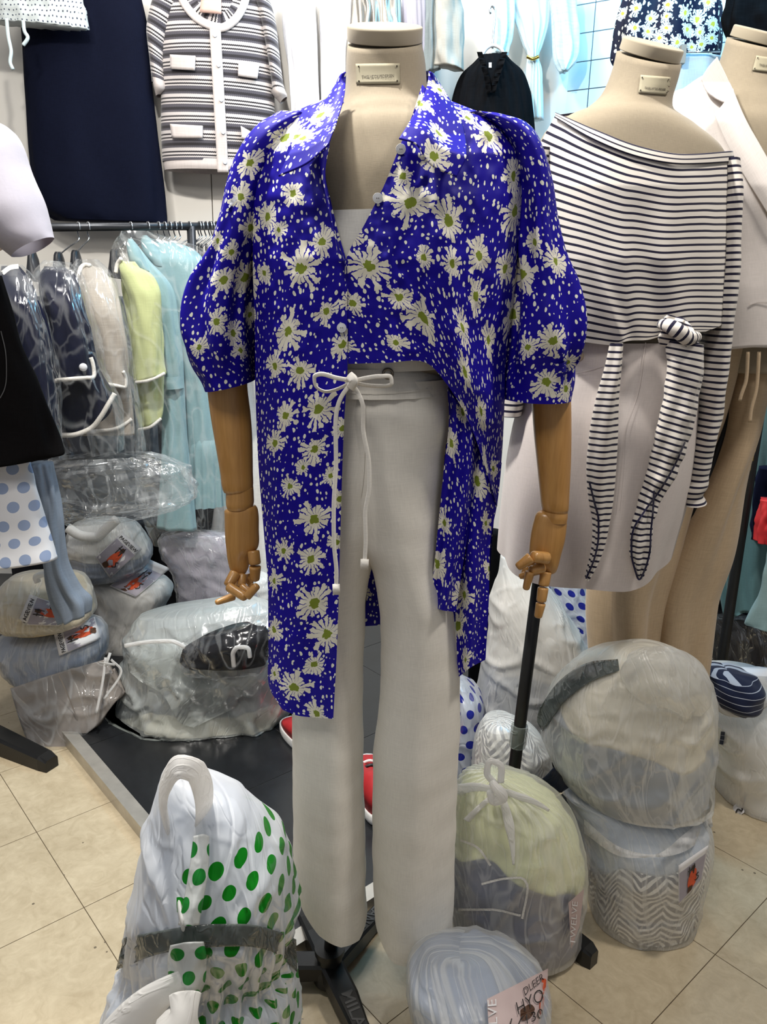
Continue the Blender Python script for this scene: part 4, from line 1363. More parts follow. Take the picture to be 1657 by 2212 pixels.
# ------------------------------------------------------------------ white blazer form
Y3 = 1.60
hub3 = (.55, 1.64)
rows = [(1574, 82, 1704, 108, .055), (1566, 110, 1700, 135, .057), (1552, 150, 1692, 175, .06), (1538, 190, 1690, 205, .066), (1510, 235, 1730, 250, .08), (1470, 280, 1790, 300, .095), (1470, 400, 1800, 400, .10), (1500, 620, 1780, 620, .09), (1530, 800, 1740, 800, .08)]
nc = aty(1641, 88, Y3)
form3, torso3 = form('beige linen dress form wearing the white blazer', 'dress form', rows, Y3, (aty(1639, 95, Y3), (.17, -.36, .91), .0185, .0545),
                     [(1634, 120), (1700, 130), (1694, 160), (1625, 152)], ("TWELVE\"DE.PEDERSEN", (1640, 142), (1690, 149), (1641, 137)), hub3, tuple(aty(1600, 820, Y3)))
lathe('stand_hub', (hub3[0], hub3[1], 0.0), (hub3[0], hub3[1], .07), [(0, .12), (.1, .12), (.2, .03), (1, .026)], M['black_metal'], form3, 24)
bz = thing('blazer', 'white linen blazer with notched lapels on the dress form', 'blazer', (.7, Y3, .9))


def bodyB(px, py, u, v):
    s = np.clip(np.abs(px - 1650) / 205., 0, .999)
    b = np.interp(py, [180, 260, 400, 620, 760], [.07, .10, .12, .125, .12])
    return Y3 - b * (1 - s ** 2.4) ** .5


Bz = M['blazer']
patch('jacket_front', [(1448, 210), (1480, 190), (1520, 176), (1548, 150)], [(1548, 150), (1590, 260), (1640, 420), (1690, 600), (1690, 750)], [(1500, 758), (1570, 755), (1640, 750), (1690, 750)], [(1448, 210), (1446, 300), (1460, 450), (1475, 620), (1500, 758)],
      lambda px, py, u, v: bodyB(px, py, u, v) - .003 * vn(px / 60., py / 110., 2), Bz, bz, 60, 90, .003)
patch('jacket_back', [(1448, 210), (1560, 150), (1700, 160), (1850, 220)], [(1850, 220), (1840, 500), (1830, 750)], [(1500, 758), (1650, 755), (1830, 750)], [(1448, 210), (1460, 450), (1500, 758)],
      lambda px, py, u, v: 2 * Y3 - bodyB(px, py, u, v), Bz, bz, 30, 30, .003)
tube('sleeve', [(1452, 200, 1520, 200, .04), (1440, 260, 1515, 260, .06), (1445, 400, 1520, 400, .06), (1455, 560, 1530, 560, .058), (1470, 700, 1545, 700, .055)], Y3 + .03, Bz, bz, nu=40, nv=40)
patch('jacket_front', [(1760, 170), (1800, 190), (1850, 220)], [(1850, 220), (1850, 480), (1830, 750)], [(1690, 750), (1750, 752), (1830, 750)], [(1760, 170), (1740, 330), (1690, 560), (1690, 750)],
      lambda px, py, u, v: bodyB(px, py, u, v), Bz, bz, 30, 50, .003)
patch('upper_collar', [(1514, 171), (1530, 145), (1549, 123)], [(1549, 123), (1566, 158), (1582, 192)], [(1566, 222), (1575, 207), (1582, 192)], [(1514, 171), (1529, 200), (1566, 222)],
      lambda px, py, u, v: np.minimum(bodyB(px, py, u, v) - .014, Y3 + .04 - .14 * np.clip((py - 120) / 100, 0, 1)), Bz, bz, 24, 24, .003)
patch('lapel', [(1543, 246), (1556, 233), (1582, 192)], [(1582, 192), (1606, 250), (1650, 330), (1700, 420), (1760, 540)], [(1720, 570), (1740, 555), (1760, 540)], [(1543, 246), (1561, 289), (1600, 365), (1657, 458), (1720, 570)],
      lambda px, py, u, v: bodyB(px, py, u, v) - .014 - .008 * np.sin(u * 3.1), Bz, bz, 30, 60, .003)
stroke('pocket_welt', [(1620, 656), (1640, 650), (1670, 650)], 5, bodyB(np.array(1640.), np.array(650.), 0, 0) - .006, Bz, bz)
tag(tube('camisole', [(1600, 330, 1780, 340, .105), (1560, 420, 1790, 420, .112), (1540, 640, 1770, 640, .106), (1550, 745, 1750, 745, .104)], Y3, M['white_top'], None, nu=40, nv=20).o, 'plain white top under the white blazer', 'top')
bg = thing('trousers', 'beige linen wide-leg trousers below the white blazer', 'trousers', (.55, Y3, .1))


def beiged(seed):
    return lambda th, v, P: (.016 * np.sin(th * 4 + seed + 2 * vn(v * 2, th * .3, seed)) + .010 * vn(th * 3, v * 4, seed)) * np.clip(v * 1.6, .25, 1)


tube('trouser_leg', [(1560, 735, 1660, 735, .10), (1540, 900, 1632, 900, .10), (1490, 1050, 1593, 1050, .095), (1430, 1190, 1562, 1195, .09), (1395, 1300, 1526, 1300, .088), (1378, 1430, 1512, 1430, .088), (1360, 1600, 1500, 1600, .09), (1345, 1760, 1490, 1760, .09)], Y3 + .045, M['beige'], bg,
     nu=60, nv=70, disp=beiged(2), zmin=.1)
tube('trouser_leg', [(1460, 735, 1600, 735, .10), (1400, 900, 1560, 900, .10), (1330, 1050, 1500, 1050, .095), (1290, 1200, 1450, 1200, .09), (1284, 1300, 1420, 1300, .09), (1288, 1420, 1410, 1430, .09), (1290, 1600, 1400, 1600, .09), (1290, 1760, 1390, 1760, .09)], Y3 + .02, M['beige'], bg,
     nu=60, nv=70, disp=beiged(7), zmin=.1)
for pts in ([(1616, 760), (1612, 820), (1600, 858), (1598, 866)], [(1640, 760), (1634, 840), (1622, 890), (1620, 912)]):
    pipe('drawstring', [aty(x, y, Y3 - .115) for x, y in pts], .0035, M['beige'], bg, 8)

# ------------------------------------------------------------------ right background
Yr = 2.07
rk = thing('garment_rack', 'black garment rack post beside the beige trousers', 'clothes rack', tuple(np.append(aty(1500, 1850, Yr)[:2], 0)))
b0 = aty(1515, 1720, Yr); b1 = aty(1656, 790, Yr)
pipe('rack_post', [(b0[0], Yr, PZ), tuple(b1), tuple(b1 + np.array([.02, 0, .35]))], .0145, M['black_metal'], rk, 16)
pipe('rack_rail', [tuple(b1 + np.array([.02, 0, .35])), tuple(b1 + np.array([.9, .1, .35]))], .0125, M['black_metal'], rk, 12)
pipe('rack_foot', [(b0[0] - .0, Yr - .06, PZ + .014), (b0[0], Yr + .10, PZ + .014)], .014, M['black_metal'], rk, 10)


def hung(name, label, cat, rows, Y, mat, b=.3, folds=(6, .008), group=None, seed=1, nv=60, nu=60, parent=None, bmin=.03):
    o = tube(name, rows, Y, mat, parent, b=b, bmin=bmin, nu=nu, nv=nv, caps=True,
             disp=lambda th, v, P: folds[1] * (np.sin(th * folds[0] + 2.5 * vn(v * 2.5, th * .4, seed)) * np.clip(.25 + v, 0, 1) + .5 * vn(th * 4, v * 6, seed + 2)))
    if label: tag(o.o, label, cat, group)
    return o


hung('long_skirt', 'dusty teal skirt hanging behind the black rack post', 'skirt', [(1570, 860, 1720, 860), (1560, 1050, 1730, 1050), (1555, 1200, 1735, 1200), (1570, 1330, 1720, 1280)], 2.2, M['teal'], folds=(9, .014), seed=3)
hung('long_skirt', 'grey teal skirt with its hem by the beige trouser leg', 'skirt', [(1530, 900, 1620, 900), (1525, 1100, 1610, 1100), (1530, 1270, 1600, 1255)], 2.32, M['teal'], folds=(7, .012), seed=6)
hung('hanging_shirt', 'pale teal garment hanging low beside the rack post', 'garment', [(1660, 1180, 1780, 1180), (1640, 1290, 1790, 1290), (1614, 1345, 1790, 1330), (1616, 1352, 1780, 1370)], 1.85, M['pale_teal'], folds=(5, .006), seed=5, bmin=.02)
hung('hanging_dress', 'black garment hanging behind the rack post', 'garment', [(1640, 1010, 1690, 1010), (1630, 1080, 1690, 1080), (1628, 1165, 1680, 1170)], 2.12, M['jacket_navy'], seed=8)
hung('hanging_scarf', 'red cloth hanging behind the rack post', 'garment', [(1648, 1080, 1680, 1080), (1640, 1130, 1680, 1130), (1638, 1172, 1670, 1174)], 2.00, M['red'], seed=9)
hung('packed_clothes', 'black clothes in smoky plastic heaped behind the rack', 'packed clothes', [(1500, 1290, 1640, 1285), (1480, 1340, 1700, 1330), (1470, 1420, 1740, 1410), (1470, 1520, 1740, 1520), (1480, 1560, 1730, 1560)], 2.40, M['black_blouse'], b=.55, folds=(8, .02), seed=2)
hung('plastic_wrap', 'smoky plastic wrap over the black clothes behind the rack', 'plastic', [(1505, 1330, 1640, 1335), (1490, 1370, 1690, 1370), (1480, 1430, 1700, 1425), (1480, 1500, 1700, 1500)], 2.24, M['dark_film'], b=.3, folds=(14, .012), seed=4)
# gold chain belt
ch = thing('chain_belt', 'gold chain belt of square links hanging beside the beige trousers', 'belt', tuple(aty(1615, 1010, 1.72)))
for i, (x, y) in enumerate(cr([(1654, 800), (1646, 850), (1638, 900), (1628, 945), (1612, 1004)], 11)):
    c = aty(x, y, 1.72)
    w = .0105
    pts = [c + np.array([a * w, 0, b_ * w]) for a, b_ in ((-1, -1), (1, -1), (1, 1), (-1, 1), (-1, -1))]
    for k in range(4):
        pass
    V, Fc = [], []
    for s_, y_ in ((1.0, -.003), (.68, -.003), (.68, .003), (1.0, .003)):
        V += [(c[0] + a * w * s_, c[1] + y_, c[2] + b_ * w * 1.15 * s_) for a, b_ in ((-1, -1), (1, -1), (1, 1), (-1, 1))]
    for r in range(4):
        for j in range(4):
            Fc.append([r * 4 + j, r * 4 + (j + 1) % 4, ((r + 1) % 4) * 4 + (j + 1) % 4, ((r + 1) % 4) * 4 + j])
    mesh('chain_link', V, Fc, M['gold'], ch, smooth=False)
# ------------------------------------------------------------------ clothes on the back wall
YW = 3.1
cd = thing('cardigan', 'short-sleeved cream knit cardigan with black and grey stripes on the wall', 'cardigan', tuple(aty(470, 370, YW)))


def knitd(seed):
    return lambda th, v, P: .006 * vn(th * 2, v * 4, seed)


cb = tube('cardigan_body', [(395, -60, 540, -60, .05), (365, -30, 560, -30, .06), (345, 20, 580, 30, .07), (345, 100, 585, 110, .075), (350, 200, 590, 215, .075), (350, 280, 590, 290, .075), (353, 350, 578, 356, .07)], YW, M['knit'], cd, nu=60, nv=60, disp=knitd(3))
tube('hem_band', [(353, 346, 578, 352, .073), (354, 358, 577, 366, .073), (356, 368, 574, 374, .068)], YW, M['knit_plain'], cd, nu=50, nv=8)
s1 = tube('sleeve', [(350, -50, 420, -30, .04), (325, 20, 378, 50, .05), (318, 70, 362, 100, .05), (325, 130, 358, 150, .048), (330, 180, 362, 188, .045)], YW - .01, M['knit'], cd, nu=36, nv=40)
tube('cuff', [(330, 170, 362, 180, .047), (334, 190, 362, 196, .046), (338, 210, 348, 205, .02)], YW - .012, M['knit_plain'], s1.o, nu=30, nv=8)
s2 = tube('sleeve', [(530, -60, 570, -40, .04), (560, 30, 594, 40, .05), (575, 100, 603, 110, .05), (586, 170, 612, 180, .048), (590, 200, 616, 196, .045)], YW - .01, M['knit'], cd, nu=36, nv=40)
tube('cuff', [(586, 200, 614, 192, .047), (590, 206, 620, 205, .046), (606, 224, 620, 210, .02)], YW - .012, M['knit_plain'], s2.o, nu=30, nv=8)
quad('placket', [(452, 50), (476, 50), (494, 372), (470, 372)], cb, M['knit_plain'], cd, .006, 6, 50, .004)
nbp = [(388, -15), (400, 10), (424, 38), (455, 55), (476, 60), (505, 45), (525, 15), (534, -15)]
pipe('neckband', [aty(x, y, float(cb.Y(x, y)) - .004) for x, y in nbp], .014, M['knit_plain'], cd, 10, 50, flat=.4)
stroke('neck_inside', [(400, -15), (420, 18), (455, 38), (478, 42), (508, 24), (522, -15)], 30, cb, M['knit'], cd, .002, 30)
quad('size_tag', [(436, -10), (478, -10), (478, 30), (432, 26)], cb, M['pink_tag'], cd, .02, 6, 6, .006)
for q in ([(368, 118), (422, 121), (421, 152), (369, 149)], [(515, 134), (560, 140), (556, 170), (514, 164)], [(368, 268), (438, 272), (438, 298), (372, 298)], [(520, 272), (552, 290), (550, 304), (522, 300)]):
    quad('pocket', q, cb, M['knit_plain'], cd, .010, 12, 6, .006)
for y, x in ((75, 464), (140, 472), (215, 478), (285, 482), (350, 486)):
    yy = float(cb.Y(x, y)); lathe('button', aty(x, y, yy - .009), aty(x, y, yy - .014), [(0, .008), (1, .007)], M['button'], cd, 12)
hung('long_skirt', 'long plain navy skirt on the wall beside the striped cardigan', 'skirt', [(42, -30, 300, -30), (47, 60, 318, 60), (52, 200, 333, 200), (60, 340, 345, 340), (70, 410, 352, 425), (88, 455, 356, 470), (120, 476, 357, 482)], YW - .02, M['navy'], b=.28, folds=(5, .008), seed=4, nv=80)
bl = hung('blouse', 'white blouse with tiny dark specks and dangling ties above the navy skirt', 'blouse', [(-60, -40, 165, -40), (-60, 0, 178, 0), (-60, 40, 187, 52), (-60, 44, 189, 64)], YW - .14, M['speckle'], b=.2, folds=(22, .007), seed=3)
for pts in ([(14, 40), (18, 80), (24, 110), (22, 135), (28, 150)], [(50, 45), (54, 70), (60, 80), (50, 98)]):
    pipe('tie_string', [aty(x, y, YW - .22) for x, y in pts], .006, M['chiffon'], bl.o, 8)
hung('long_coat', 'long sheer white garment hanging on the bright wall beside the cardigan', 'garment', [(612, -30, 676, -30), (614, 60, 680, 60), (628, 180, 684, 180), (632, 320, 690, 320), (636, 560, 696, 560)], YW + .02, M['sheer_white'], b=.3, folds=(9, .010), seed=7)
hung('long_dress', 'white textured dress hanging behind the linen neck', 'dress', [(688, -30, 770, -30), (692, 60, 790, 60), (698, 200, 800, 200), (704, 340, 810, 340), (712, 520, 815, 520)], YW + .03, M['sheer_white'], b=.35, folds=(7, .012), seed=9)
sv = hung('satin_trousers', 'silver satin trousers with a tied waist above the linen neck', 'trousers', [(762, -40, 860, -40), (758, 0, 862, 0), (756, 50, 864, 50), (752, 200, 864, 200), (750, 420, 862, 420)], YW - .10, M['silver'], b=.35, folds=(11, .014), seed=5)
pipe('waist_tie', [aty(x, y, YW - .16) for x, y in ((790, -10), (796, 20), (792, 60), (796, 95))], .010, M['silver'], sv.o, 8)
hung('pleated_shirt', 'pale lilac pleated sleeve hanging beside the silver trousers', 'garment', [(872, -40, 922, -40), (868, 20, 924, 20), (870, 90, 922, 90), (874, 300, 918, 300)], YW - .03, M['tee'], b=.3, folds=(16, .006), seed=5)
sp = hung('cropped_trousers', 'oat coloured wide trouser leg with grey lining hanging by the neck', 'trousers', [(938, -40, 992, -40), (938, 40, 1000, 40), (937, 100, 1003, 105), (936, 140, 1005, 152)], YW - .12, M['satin_beige'], b=.6, folds=(3, .008), seed=2)
hung('trouser_leg', None, None, [(920, -40, 950, -40), (920, 60, 950, 60), (918, 158, 948, 150)], YW - .10, M['satin_grey'], seed=3, parent=sp.o)
bb = hung('ruffle_blouse', 'black crepe blouse with ruffled front hanging on a wire hanger', 'blouse', [(1040, 118, 1090, 116, .012), (1022, 138, 1106, 132, .03), (1000, 158, 1124, 150, .04), (982, 200, 1142, 192, .05), (973, 260, 1150, 245, .06), (975, 330, 1155, 310, .06)], YW - .10, M['black_blouse'], b=.3, folds=(19, .006), seed=6)
for k, pts in enumerate(([(1036, 112), (1044, 140), (1052, 170), (1056, 200)], [(1090, 112), (1082, 140), (1072, 170), (1064, 200)])):
    g = cr(pts, 40)
    off = np.sin(np.linspace(0, 30, 40)) * .012
    P_ = np.stack([aty(g[:, 0] - 6, g[:, 1], bb.Y(g[:, 0], g[:, 1]) - .012 + off), aty(g[:, 0] + 6, g[:, 1], bb.Y(g[:, 0], g[:, 1]) - .028 - off)], 1)
    gridmesh('ruffle', P_, M['black_blouse'], bb.o)
quad('neck_tag', [(1056, 135), (1062, 135), (1062, 146), (1056, 146)], bb, M['white_paper'], bb.o, .006, 3, 3)
hg = thing('clothes_hanger', 'wire hanger with long hook holding the black ruffled blouse', 'hanger', tuple(aty(1066, 110, YW - .1)))
pipe('hook', [aty(x, y, YW - .1) for x, y in ((1060, 30), (1058, 20), (1063, 14), (1068, 18), (1069, 40), (1066, 70), (1064, 105))], .0035, M['steel'], hg, 8, 30)
pipe('shoulder_wire', [aty(x, y, YW - .1) for x, y in ((1040, 122), (1052, 104), (1065, 98), (1080, 104), (1092, 122))], .006, M['white_paper'], hg, 8, 24)
wl = thing('lace_blouse', 'white lace blouse with gathered waist lit blue on the wall', 'blouse', tuple(aty(1150, 250, YW)))
hung('blouse_body', None, None, [(1085, -50, 1205, -50), (1100, 10, 1190, 10), (1118, 60, 1180, 60), (1132, 100, 1168, 100), (1142, 122, 1160, 122), (1140, 150, 1166, 150), (1136, 200, 1168, 200), (1138, 260, 1170, 260)], YW, M['chiffon'], b=.4, folds=(13, .008), seed=8, parent=wl)
hung('sleeve', None, None, [(1180, -50, 1235, -50), (1190, 20, 1246, 20), (1195, 80, 1250, 80), (1200, 125, 1245, 125), (1212, 155, 1222, 155)], YW - .02, M['lace'], b=.5, folds=(7, .008), seed=4, parent=wl)
hung('sleeve', None, None, [(1062, -50, 1120, -50), (1060, 10, 1112, 10), (1066, 70, 1104, 70), (1068, 115, 1096, 118)], YW - .02, M['lace'], b=.5, folds=(7, .008), seed=5, parent=wl)
pipe('waist_cord', [aty(x, y, YW - .04) for x, y in ((1138, 122), (1151, 127), (1164, 122))], .006, M['gold'], wl, 8)
YD = 2.75
db = tube('daisy_blouse', [(1375, -40, 1530, -40), (1350, 0, 1556, 0), (1335, 50, 1560, 50), (1328, 95, 1558, 100), (1325, 130, 1552, 122), (1330, 140, 1548, 128)], YD, M['daisy_navy'], None, b=.3, nu=70, nv=50, caps=True, disp=lambda th, v, P: .010 * np.sin(th * 7))
tag(db.o, 'navy blouse printed with small white daisies hanging on the tiled wall', 'blouse')
flowers(db, [(1374, 18, 16), (1405, 40, 15), (1345, 30, 13), (1372, 60, 16), (1400, 68, 16), (1425, 82, 15), (1443, 10, 16), (1440, 60, 14), (1480, 28, 17), (1506, 42, 19), (1484, 64, 16), (1512, 70, 14), (1463, 92, 17), (1540, 52, 17), (1530, 5, 16), (1494, 102, 15), (1515, 96, 15), (1350, 90, 16),
             (1538, 82, 14), (1380, 100, 12), (1410, 105, 14), (1440, 35, 12)], M['daisy_navy'], spare_r=.03, spare_gap=.085, seed=2)
pb = hung('hung_trousers', 'pale blue trousers clipped below the navy daisy blouse', 'trousers', [(1440, 118, 1556, 122), (1440, 150, 1556, 150), (1438, 220, 1560, 220), (1436, 320, 1562, 320)], YD - .11, M['pale_blue'], b=.3, folds=(8, .006), seed=3)
hc = thing('clip_hanger', 'metal clip hanger holding the pale blue trousers', 'hanger', tuple(aty(1475, 130, YD - .1)))
pipe('bar', [aty(1475, 113, YD - .15), aty(1556, 112, YD - .15)], .0025, M['steel'], hc, 8)
box('clip', tuple(aty(1474, 118, YD - .15)), (.016, .02, .05), plain('grey_clip', '#8d8a82', .5), hc)
hung('black_jacket', 'black garment hanging above the white blazer form', 'garment', [(1580, -60, 1720, -60), (1572, 0, 1730, 0), (1566, 50, 1730, 50), (1575, 85, 1730, 85)], 2.55, M['black_blouse'], b=.3, folds=(7, .008), seed=3)
# ------------------------------------------------------------------ left clothes rack
RA, RB = aty(-60, 492, 2.12), aty(560, 488, 2.62)


def onrail(px):
    t = np.clip((px + 60) / 620., 0, 1)
    return RA + (RB - RA) * t


rl = thing('garment_rack', 'dark grey tube garment rack with hangers along the left wall', 'clothes rack', (RA[0], RA[1], 0))
pipe('rack_rail', [RA, RB], .0115, plain('dark_grey_tube', '#3a3c40', .35, .6), rl, 16)
pr = onrail(388)
pipe('rack_post', [pr, (pr[0], pr[1], PZ)], .0135, plain('dark_grey_tube2', '#3a3c40', .35, .6), rl, 12)
e = atz(112, 1648, .02)
for (x0, y0), (x1, y1) in (((-1.37, 2.05), (e[0], e[1])), ((-1.37, 2.05), (-1.30, 1.72))):
    V, Fc = [], []
    d = np.array([x1 - x0, y1 - y0]); L = np.linalg.norm(d); d /= L; n_ = np.array([-d[1], d[0]])
    for s_, w_, z_ in ((0, .034, .075), (.5 * L, .030, .06), (.95 * L, .024, .042), (L, .020, .034)):
        for a, z in ((-1, 0.002), (1, 0.002), (1, z_ - .006), (.7, z_), (-.7, z_), (-1, z_ - .006)):
            p = np.array([x0, y0]) + d * s_ + n_ * w_ * a
            V.append((p[0], p[1], z))
    for i in range(3):
        for j in range(6): Fc.append([i * 6 + j, i * 6 + (j + 1) % 6, (i + 1) * 6 + (j + 1) % 6, (i + 1) * 6 + j])
    Fc += [list(range(6))[::-1], [18 + j for j in range(6)]]
    mesh('rack_foot', V, Fc, M['black_metal'], rl, smooth=False)
pipe('rack_post', [(RA[0] - .30, RA[1] - .02, 0.06), tuple(RA + np.array([-.30, -.02, 0])), tuple(RA)], .0135, M['black_metal'], rl, 12)


def hanger(px, neckpx, neckpy, Y, label, ear=True, w=14, group=None):
    """steel hook over the rail and a black plastic shoulder piece"""
    r = onrail(px)
    Y = float(r[1]) - .01
    n_ = aty(neckpx, neckpy, Y)
    t = thing('clothes_hanger', label, 'hanger', tuple(n_), group)
    dz = np.array([0, 0, 1.])
    lft = np.array([.55, -.83, 0])
    pts = [r + lft * .0165 - dz * .008, r + lft * .0155 + dz * .004, r + lft * .008 + dz * .0118, r + dz * .0128, r - lft * .010 + dz * .0105, r - lft * .0155 + dz * .001, r - lft * .012 - dz * .016,
           r - lft * .002 - dz * .030, n_ * .5 + (r - dz * .03) * .5, n_]
    pipe('hook', pts, .0020, M['steel'], t, 8, 54)
    if ear:
        tube('shoulder_piece', [(neckpx - w * .45, neckpy - 8, neckpx + w * .45, neckpy - 8, .012), (neckpx - w * .6, neckpy, neckpx + w * .65, neckpy + 2, .02), (neckpx - w * .8, neckpy + 30, neckpx + w * 1.1, neckpy + 34, .022 * min(1, w / 8), Y - .03 * min(1, w / 10)), (neckpx - w, neckpy + 52, neckpx + w * 1.4, neckpy + 58, .018 * min(1, w / 8), Y - .07 * min(1, w / 10))], Y, M['black_plastic'], t, nu=24, nv=20, caps=True)
    return t


hanger(140, 126, 552, 2.0, 'steel hook hanger of the navy jacket with white braid on the left rack')
hanger(160, 163, 548, 2.06, 'steel hook hanger of the grey jacket on the left rack')
hanger(250, 248, 546, 2.10, 'steel hook hanger of the pale green jacket on the left rack', w=16)
hanger(60, 70, 552, 1.98, 'steel hook hanger half hidden by the white tee sleeve', w=14)
G_ = 'bare steel hooks along the rack rail'
for x in (288, 312, 326, 338, 350, 362, 384):
    hanger(x, x - 4, 538, 2.2, 'thin steel hanger hook among the aqua dresses on the rail', False, group=G_)
G2_ = 'hooks beyond the rack post'
for x in (408, 414, 424, 434, 440, 450):
    hanger(x, x - 4, 534, 2.26, 'thin steel hanger hook with black neck beyond the rack post', True, 1.5, group=G2_)


def garment(name, label, cat, Y):
    return thing(name, label, cat, tuple(aty(100, 900, Y)))


def T(rows, bmax, Y=None, dY=0.0):
    """flatten a hanging garment to the given half depth; its neck reaches back to the rail"""
    m = max(r[4] for r in rows)
    out = [list(r[:4]) + [r[4] * bmax / m] for r in rows]
    if dY:
        out[0] += [Y + dY]; out[1] += [Y + dY * .45]
    return out


def gf(k, amp, seed):
    amp = min(amp, .004)
    return lambda th, v, P: amp * (np.sin(th * k + 3 * vn(v * 3, th * .5, seed)) * (.3 + .7 * v) + .6 * vn(th * 3, v * 7, seed + 1))


# navy jacket behind, then navy jacket with braid
g = garment('jacket', 'dark navy jacket in clear plastic beside the black denim skirt', 'jacket', 2.0)
j0 = tube('jacket_body', T([(5, 575, 40, 575, .03), (0, 600, 62, 605, .06), (-5, 660, 85, 660, .09), (-5, 760, 110, 760, .1), (0, 880, 120, 880, .1), (10, 950, 125, 950, .09)], 0.045, 1.9, 0.12), 1.9, M['jacket_navy'], g, nu=50, nv=60, disp=gf(5, .01, 3), caps=True)
stroke('collar_trim', [(5, 590), (22, 578), (40, 575)], 10, j0, M['braid'], g, .004)
g = garment('jacket', 'navy jacket edged with thick white braid in clear plastic on the rack', 'jacket', 2.0)
jb = tube('jacket_body', T([(95, 575, 140, 578, .03), (85, 600, 165, 600, .07), (95, 680, 190, 690, .1), (110, 800, 215, 800, .11), (128, 860, 240, 850, .11), (140, 910, 238, 890, .11), (150, 940, 200, 925, .09)], 0.022, 2.055, 0.1), 2.055, M['jacket_navy'], g, nu=56, nv=70, disp=gf(4, .008, 4), caps=True)
js = tube('sleeve', T([(108, 585, 150, 590, .04), (95, 615, 165, 620, .06), (110, 680, 178, 690, .065), (112, 750, 190, 760, .065), (108, 800, 200, 800, .062), (106, 828, 203, 815, .06)], 0.028, 2, 0.1), 2, M['jacket_navy'], g, nu=50, nv=60, disp=gf(4, .006, 5), caps=True)
pipe('braid_trim', [aty(x, y, float(js.Y(x, y)) - .004) for x, y in ((105, 832), (112, 826), (150, 819), (185, 816), (202, 814), (203, 800), (199, 780), (196, 772))], .0052, M['braid'], g, 10, 60)
pipe('braid_trim', [aty(x, y, float(jb.Y(x, y)) - .004) for x, y in ((135, 940), (165, 938), (200, 922), (218, 900), (236, 870), (248, 850))], .0065, M['braid'], g, 10, 60)
yy = float(js.Y(180, 793)); c = aty(180, 793, yy - .004)
lathe('button', c, c + np.array([.002, -.008, 0]), [(0, .010), (.5, .010), (.85, .007), (1, .003)], M['button'], g, 20)
g = garment('jacket', 'grey tweed jacket in shiny clear plastic on the rack', 'jacket', 2.08)
jg = tube('jacket_body', T([(165, 570, 195, 570, .03), (155, 600, 225, 600, .07), (160, 680, 255, 680, .10), (175, 800, 275, 800, .11), (195, 880, 285, 880, .11), (150, 940, 290, 940, .1)], 0.016, 2.172, 0.1), 2.172, M['jacket_grey'], g, nu=56, nv=60, disp=gf(5, .008, 6), caps=True)
jgs = tube('sleeve', T([(180, 570, 215, 578, .04), (175, 610, 245, 615, .06), (185, 700, 265, 700, .065), (200, 780, 275, 780, .062), (205, 830, 275, 838, .06)], 0.026, 2.13, 0.1), 2.13, M['jacket_grey'], g, nu=46, nv=50, disp=gf(4, .006, 7), caps=True)
pipe('braid_trim', [aty(x, y, float(jgs.Y(x, y)) - .004) for x, y in ((208, 828), (245, 832), (270, 836), (272, 818), (266, 802))], .005, M['braid'], g, 8, 40)
pipe('collar_trim', [aty(x, y, float(jgs.Y(x, y)) - .006) for x, y in ((170, 590), (174, 580), (185, 572), (195, 574))], .006, M['braid'], g, 8, 20)
pipe('braid_trim', [aty(x, y, float(jg.Y(x, y)) - .004) for x, y in ((150, 936), (200, 932), (260, 922), (285, 905))], .005, M['braid'], g, 8, 40)
g = garment('jacket', 'pale green jacket with cream braid cuff on the rack', 'jacket', 2.12)
jn = tube('jacket_body', T([(262, 565, 290, 565, .03), (262, 620, 330, 620, .08), (280, 720, 350, 720, .1), (292, 830, 352, 830, .1), (298, 900, 350, 890, .1), (305, 925, 345, 910, .09)], 0.018, 2.278, 0.02), 2.278, M['jacket_green'], g, nu=50, nv=60, disp=gf(4, .005, 8), caps=True)
jns = tube('sleeve', T([(255, 560, 285, 570, .04), (262, 600, 335, 600, .06), (278, 640, 350, 640, .065), (285, 720, 352, 720, .065), (290, 790, 354, 785, .06), (292, 826, 356, 808, .058)], 0.024, 2.234, 0.02), 2.234, M['jacket_green'], g, nu=46, nv=50, disp=gf(3, .004, 9), caps=True)
pipe('braid_trim', [aty(x, y, float(jns.Y(x, y)) - .004) for x, y in ((293, 826), (320, 822), (345, 812), (356, 806))], .0045, M['braid'], g, 8, 40)
pipe('braid_trim', [aty(x, y, float(jn.Y(x, y)) - .004) for x, y in ((300, 928), (325, 922), (348, 904))], .0045, M['braid'], g, 8, 30)
pipe('collar_trim', [aty(x, y, float(jns.Y(x, y)) - .006) for x, y in ((250, 590), (254, 570), (262, 558))], .006, M['braid'], g, 8, 16)
g = garment('dress', 'aqua cotton dress with narrow tiered skirt next to the green jacket', 'dress', 2.16)
tube('dress_body', T([(276, 520, 290, 522, .02), (278, 560, 320, 560, .05), (300, 620, 370, 620, .08), (330, 700, 385, 700, .09), (352, 790, 395, 790, .09), (355, 830, 396, 830, .085), (352, 900, 400, 900, .1), (350, 1000, 410, 1000, .11), (345, 1100, 420, 1100, .11), (340, 1140, 425, 1145, .11)], 0.026, 2.335, 0.03), 2.335, M['aqua'], g, nu=60, nv=80, disp=gf(6, .008, 3), caps=True)
tube('collar', T([(277, 516, 286, 516, .01), (274, 530, 298, 532, .03), (278, 556, 312, 560, .04), (284, 570, 330, 590, .03)], 0.022, 2.335, 0), 2.335, M['aqua'], g, nu=24, nv=20, caps=True)
tube('waist_tie', T([(356, 812, 392, 812, .088), (354, 828, 394, 828, .092), (356, 840, 396, 838, .088)], 0.033, 2.325, 0), 2.325, M['aqua'], g, nu=40, nv=8)
g = garment('dress', 'wide aqua dress with gathered skirt hanging in front of the wall', 'dress', 2.25)
